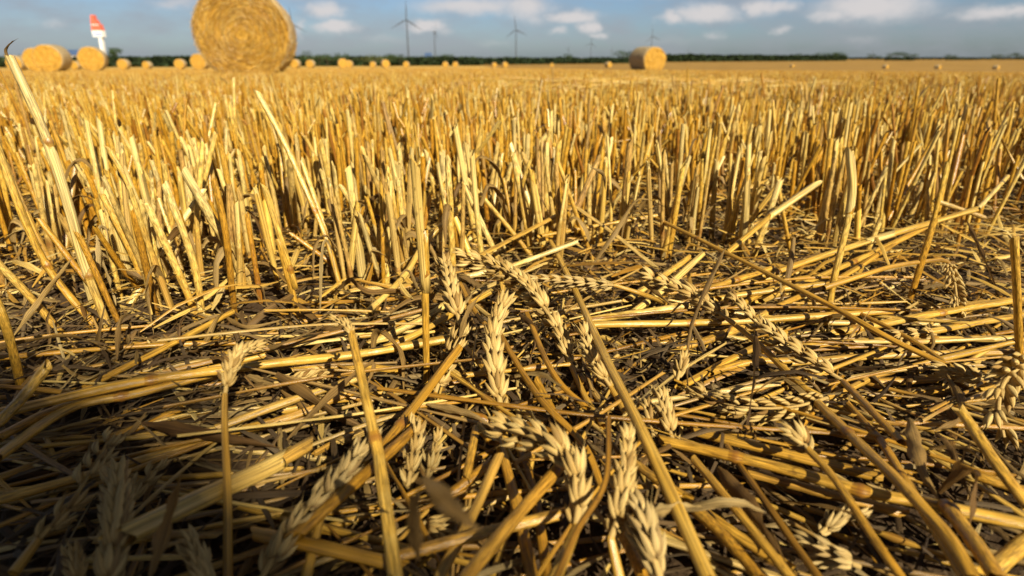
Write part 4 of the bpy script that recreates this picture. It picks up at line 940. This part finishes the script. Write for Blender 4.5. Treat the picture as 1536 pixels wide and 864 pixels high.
CL=[(325,37,15,6,.55),(265,4,26,6,.45),(489,15,18,8,.8),(502,40,22,6,1.),(448,40,8,10,.5),(638,38,20,6,.95),(665,45,14,5,.4),(705,8,62,8,.75),(790,10,26,12,.75),(800,26,16,8,.5),(858,26,26,6,1.),(884,40,12,6,.9),(900,52,11,4,.6),(838,45,10,4,.55),(1008,25,14,6,.9),(1062,20,30,8,.95),(1140,12,18,8,.8),(1165,10,22,7,.7),
    (1310,10,56,12,.85),(1245,23,20,6,.7),(1172,45,10,4,.5),(1490,18,40,6,.7),(1530,17,20,5,.7),(1075,54,14,4,.4),(1290,58,26,5,.25),(80,35,14,5,.35),(575,60,30,5,.25),(740,66,24,4,.25),(1000,60,60,6,.2),(390,-20,90,10,.5),(960,-14,60,8,.5)]
tot=None
for px,py,rx,ry,st in CL:
    d_=ray(px,py); A=math.atan2(d_[0],d_[1]); E=math.asin(d_[2])
    k=1/960.
    s1=nd(nt,'ShaderNodeVectorMath',operation='SUBTRACT'); ln(nt,wa.outputs[0],s1.inputs[0]); s1.inputs[1].default_value=(A,E*2.6,0)
    s2=nd(nt,'ShaderNodeVectorMath',operation='MULTIPLY'); ln(nt,s1.outputs[0],s2.inputs[0]); s2.inputs[1].default_value=(1/(rx*k*math.cos(A)*1.4),1/(ry*k*2.6*1.5),0)
    s3=nd(nt,'ShaderNodeVectorMath',operation='LENGTH'); ln(nt,s2.outputs[0],s3.inputs[0])
    g=mth(nt,'MULTIPLY',mth(nt,'EXPONENT',mth(nt,'MULTIPLY',mth(nt,'MULTIPLY',s3.outputs['Value'],s3.outputs['Value']),-1.)),st)
    tot=g if tot is None else mth(nt,'MAXIMUM',tot,g)
# loose cloud everywhere else in the sky
hz=nd(nt,'ShaderNodeTexNoise'); hz.inputs['Scale'].default_value=7.; hz.inputs['Detail'].default_value=6.; hz.inputs['Roughness'].default_value=.6; ln(nt,av,hz.inputs['Vector'])
veil=nd(nt,'ShaderNodeMapRange'); ln(nt,hz.outputs['Fac'],veil.inputs[0]); veil.inputs[1].default_value=.40; veil.inputs[2].default_value=.62; veil.inputs[3].default_value=0.; veil.inputs[4].default_value=.6
mul=nd(nt,'ShaderNodeVectorMath',operation='MULTIPLY'); ln(nt,sky.outputs[0],mul.inputs[0]); 
hm=nd(nt,'ShaderNodeMapRange'); ln(nt,el,hm.inputs[0]); hm.inputs[1].default_value=.12; hm.inputs[2].default_value=.6; hm.inputs[3].default_value=0.; hm.inputs[4].default_value=1.
ln(nt,mix(nt,hm.outputs[0],(.66,.80,1.08),(.60,.48,.36)),mul.inputs[1])
SKYK=8.6
c1=mix(nt,mth(nt,'MULTIPLY',veil.outputs[0],up_.outputs[0]),mul.outputs[0],(.50*SKYK,.53*SKYK,.59*SKYK))
sm_=nd(nt,'ShaderNodeMapRange',interpolation_type='SMOOTHSTEP'); ln(nt,tot,sm_.inputs[0]); sm_.inputs[1].default_value=.06; sm_.inputs[2].default_value=.8; sm_.inputs[3].default_value=0.; sm_.inputs[4].default_value=1.
c2=mix(nt,mth(nt,'MULTIPLY',sm_.outputs[0],.92),c1,(1.0*SKYK,.95*SKYK,.94*SKYK))
ln(nt,c2,bg.inputs[0]); bg.inputs[1].default_value=.05

S.view_settings.view_transform='Standard'; S.view_settings.look='None'; S.view_settings.gamma=1.; S.view_settings.exposure=.7
S.cycles.max_bounces=6; S.cycles.diffuse_bounces=2; S.cycles.glossy_bounces=2; S.cycles.transmission_bounces=2; S.cycles.caustics_reflective=False; S.cycles.caustics_refractive=False
S.cycles.use_denoising=True
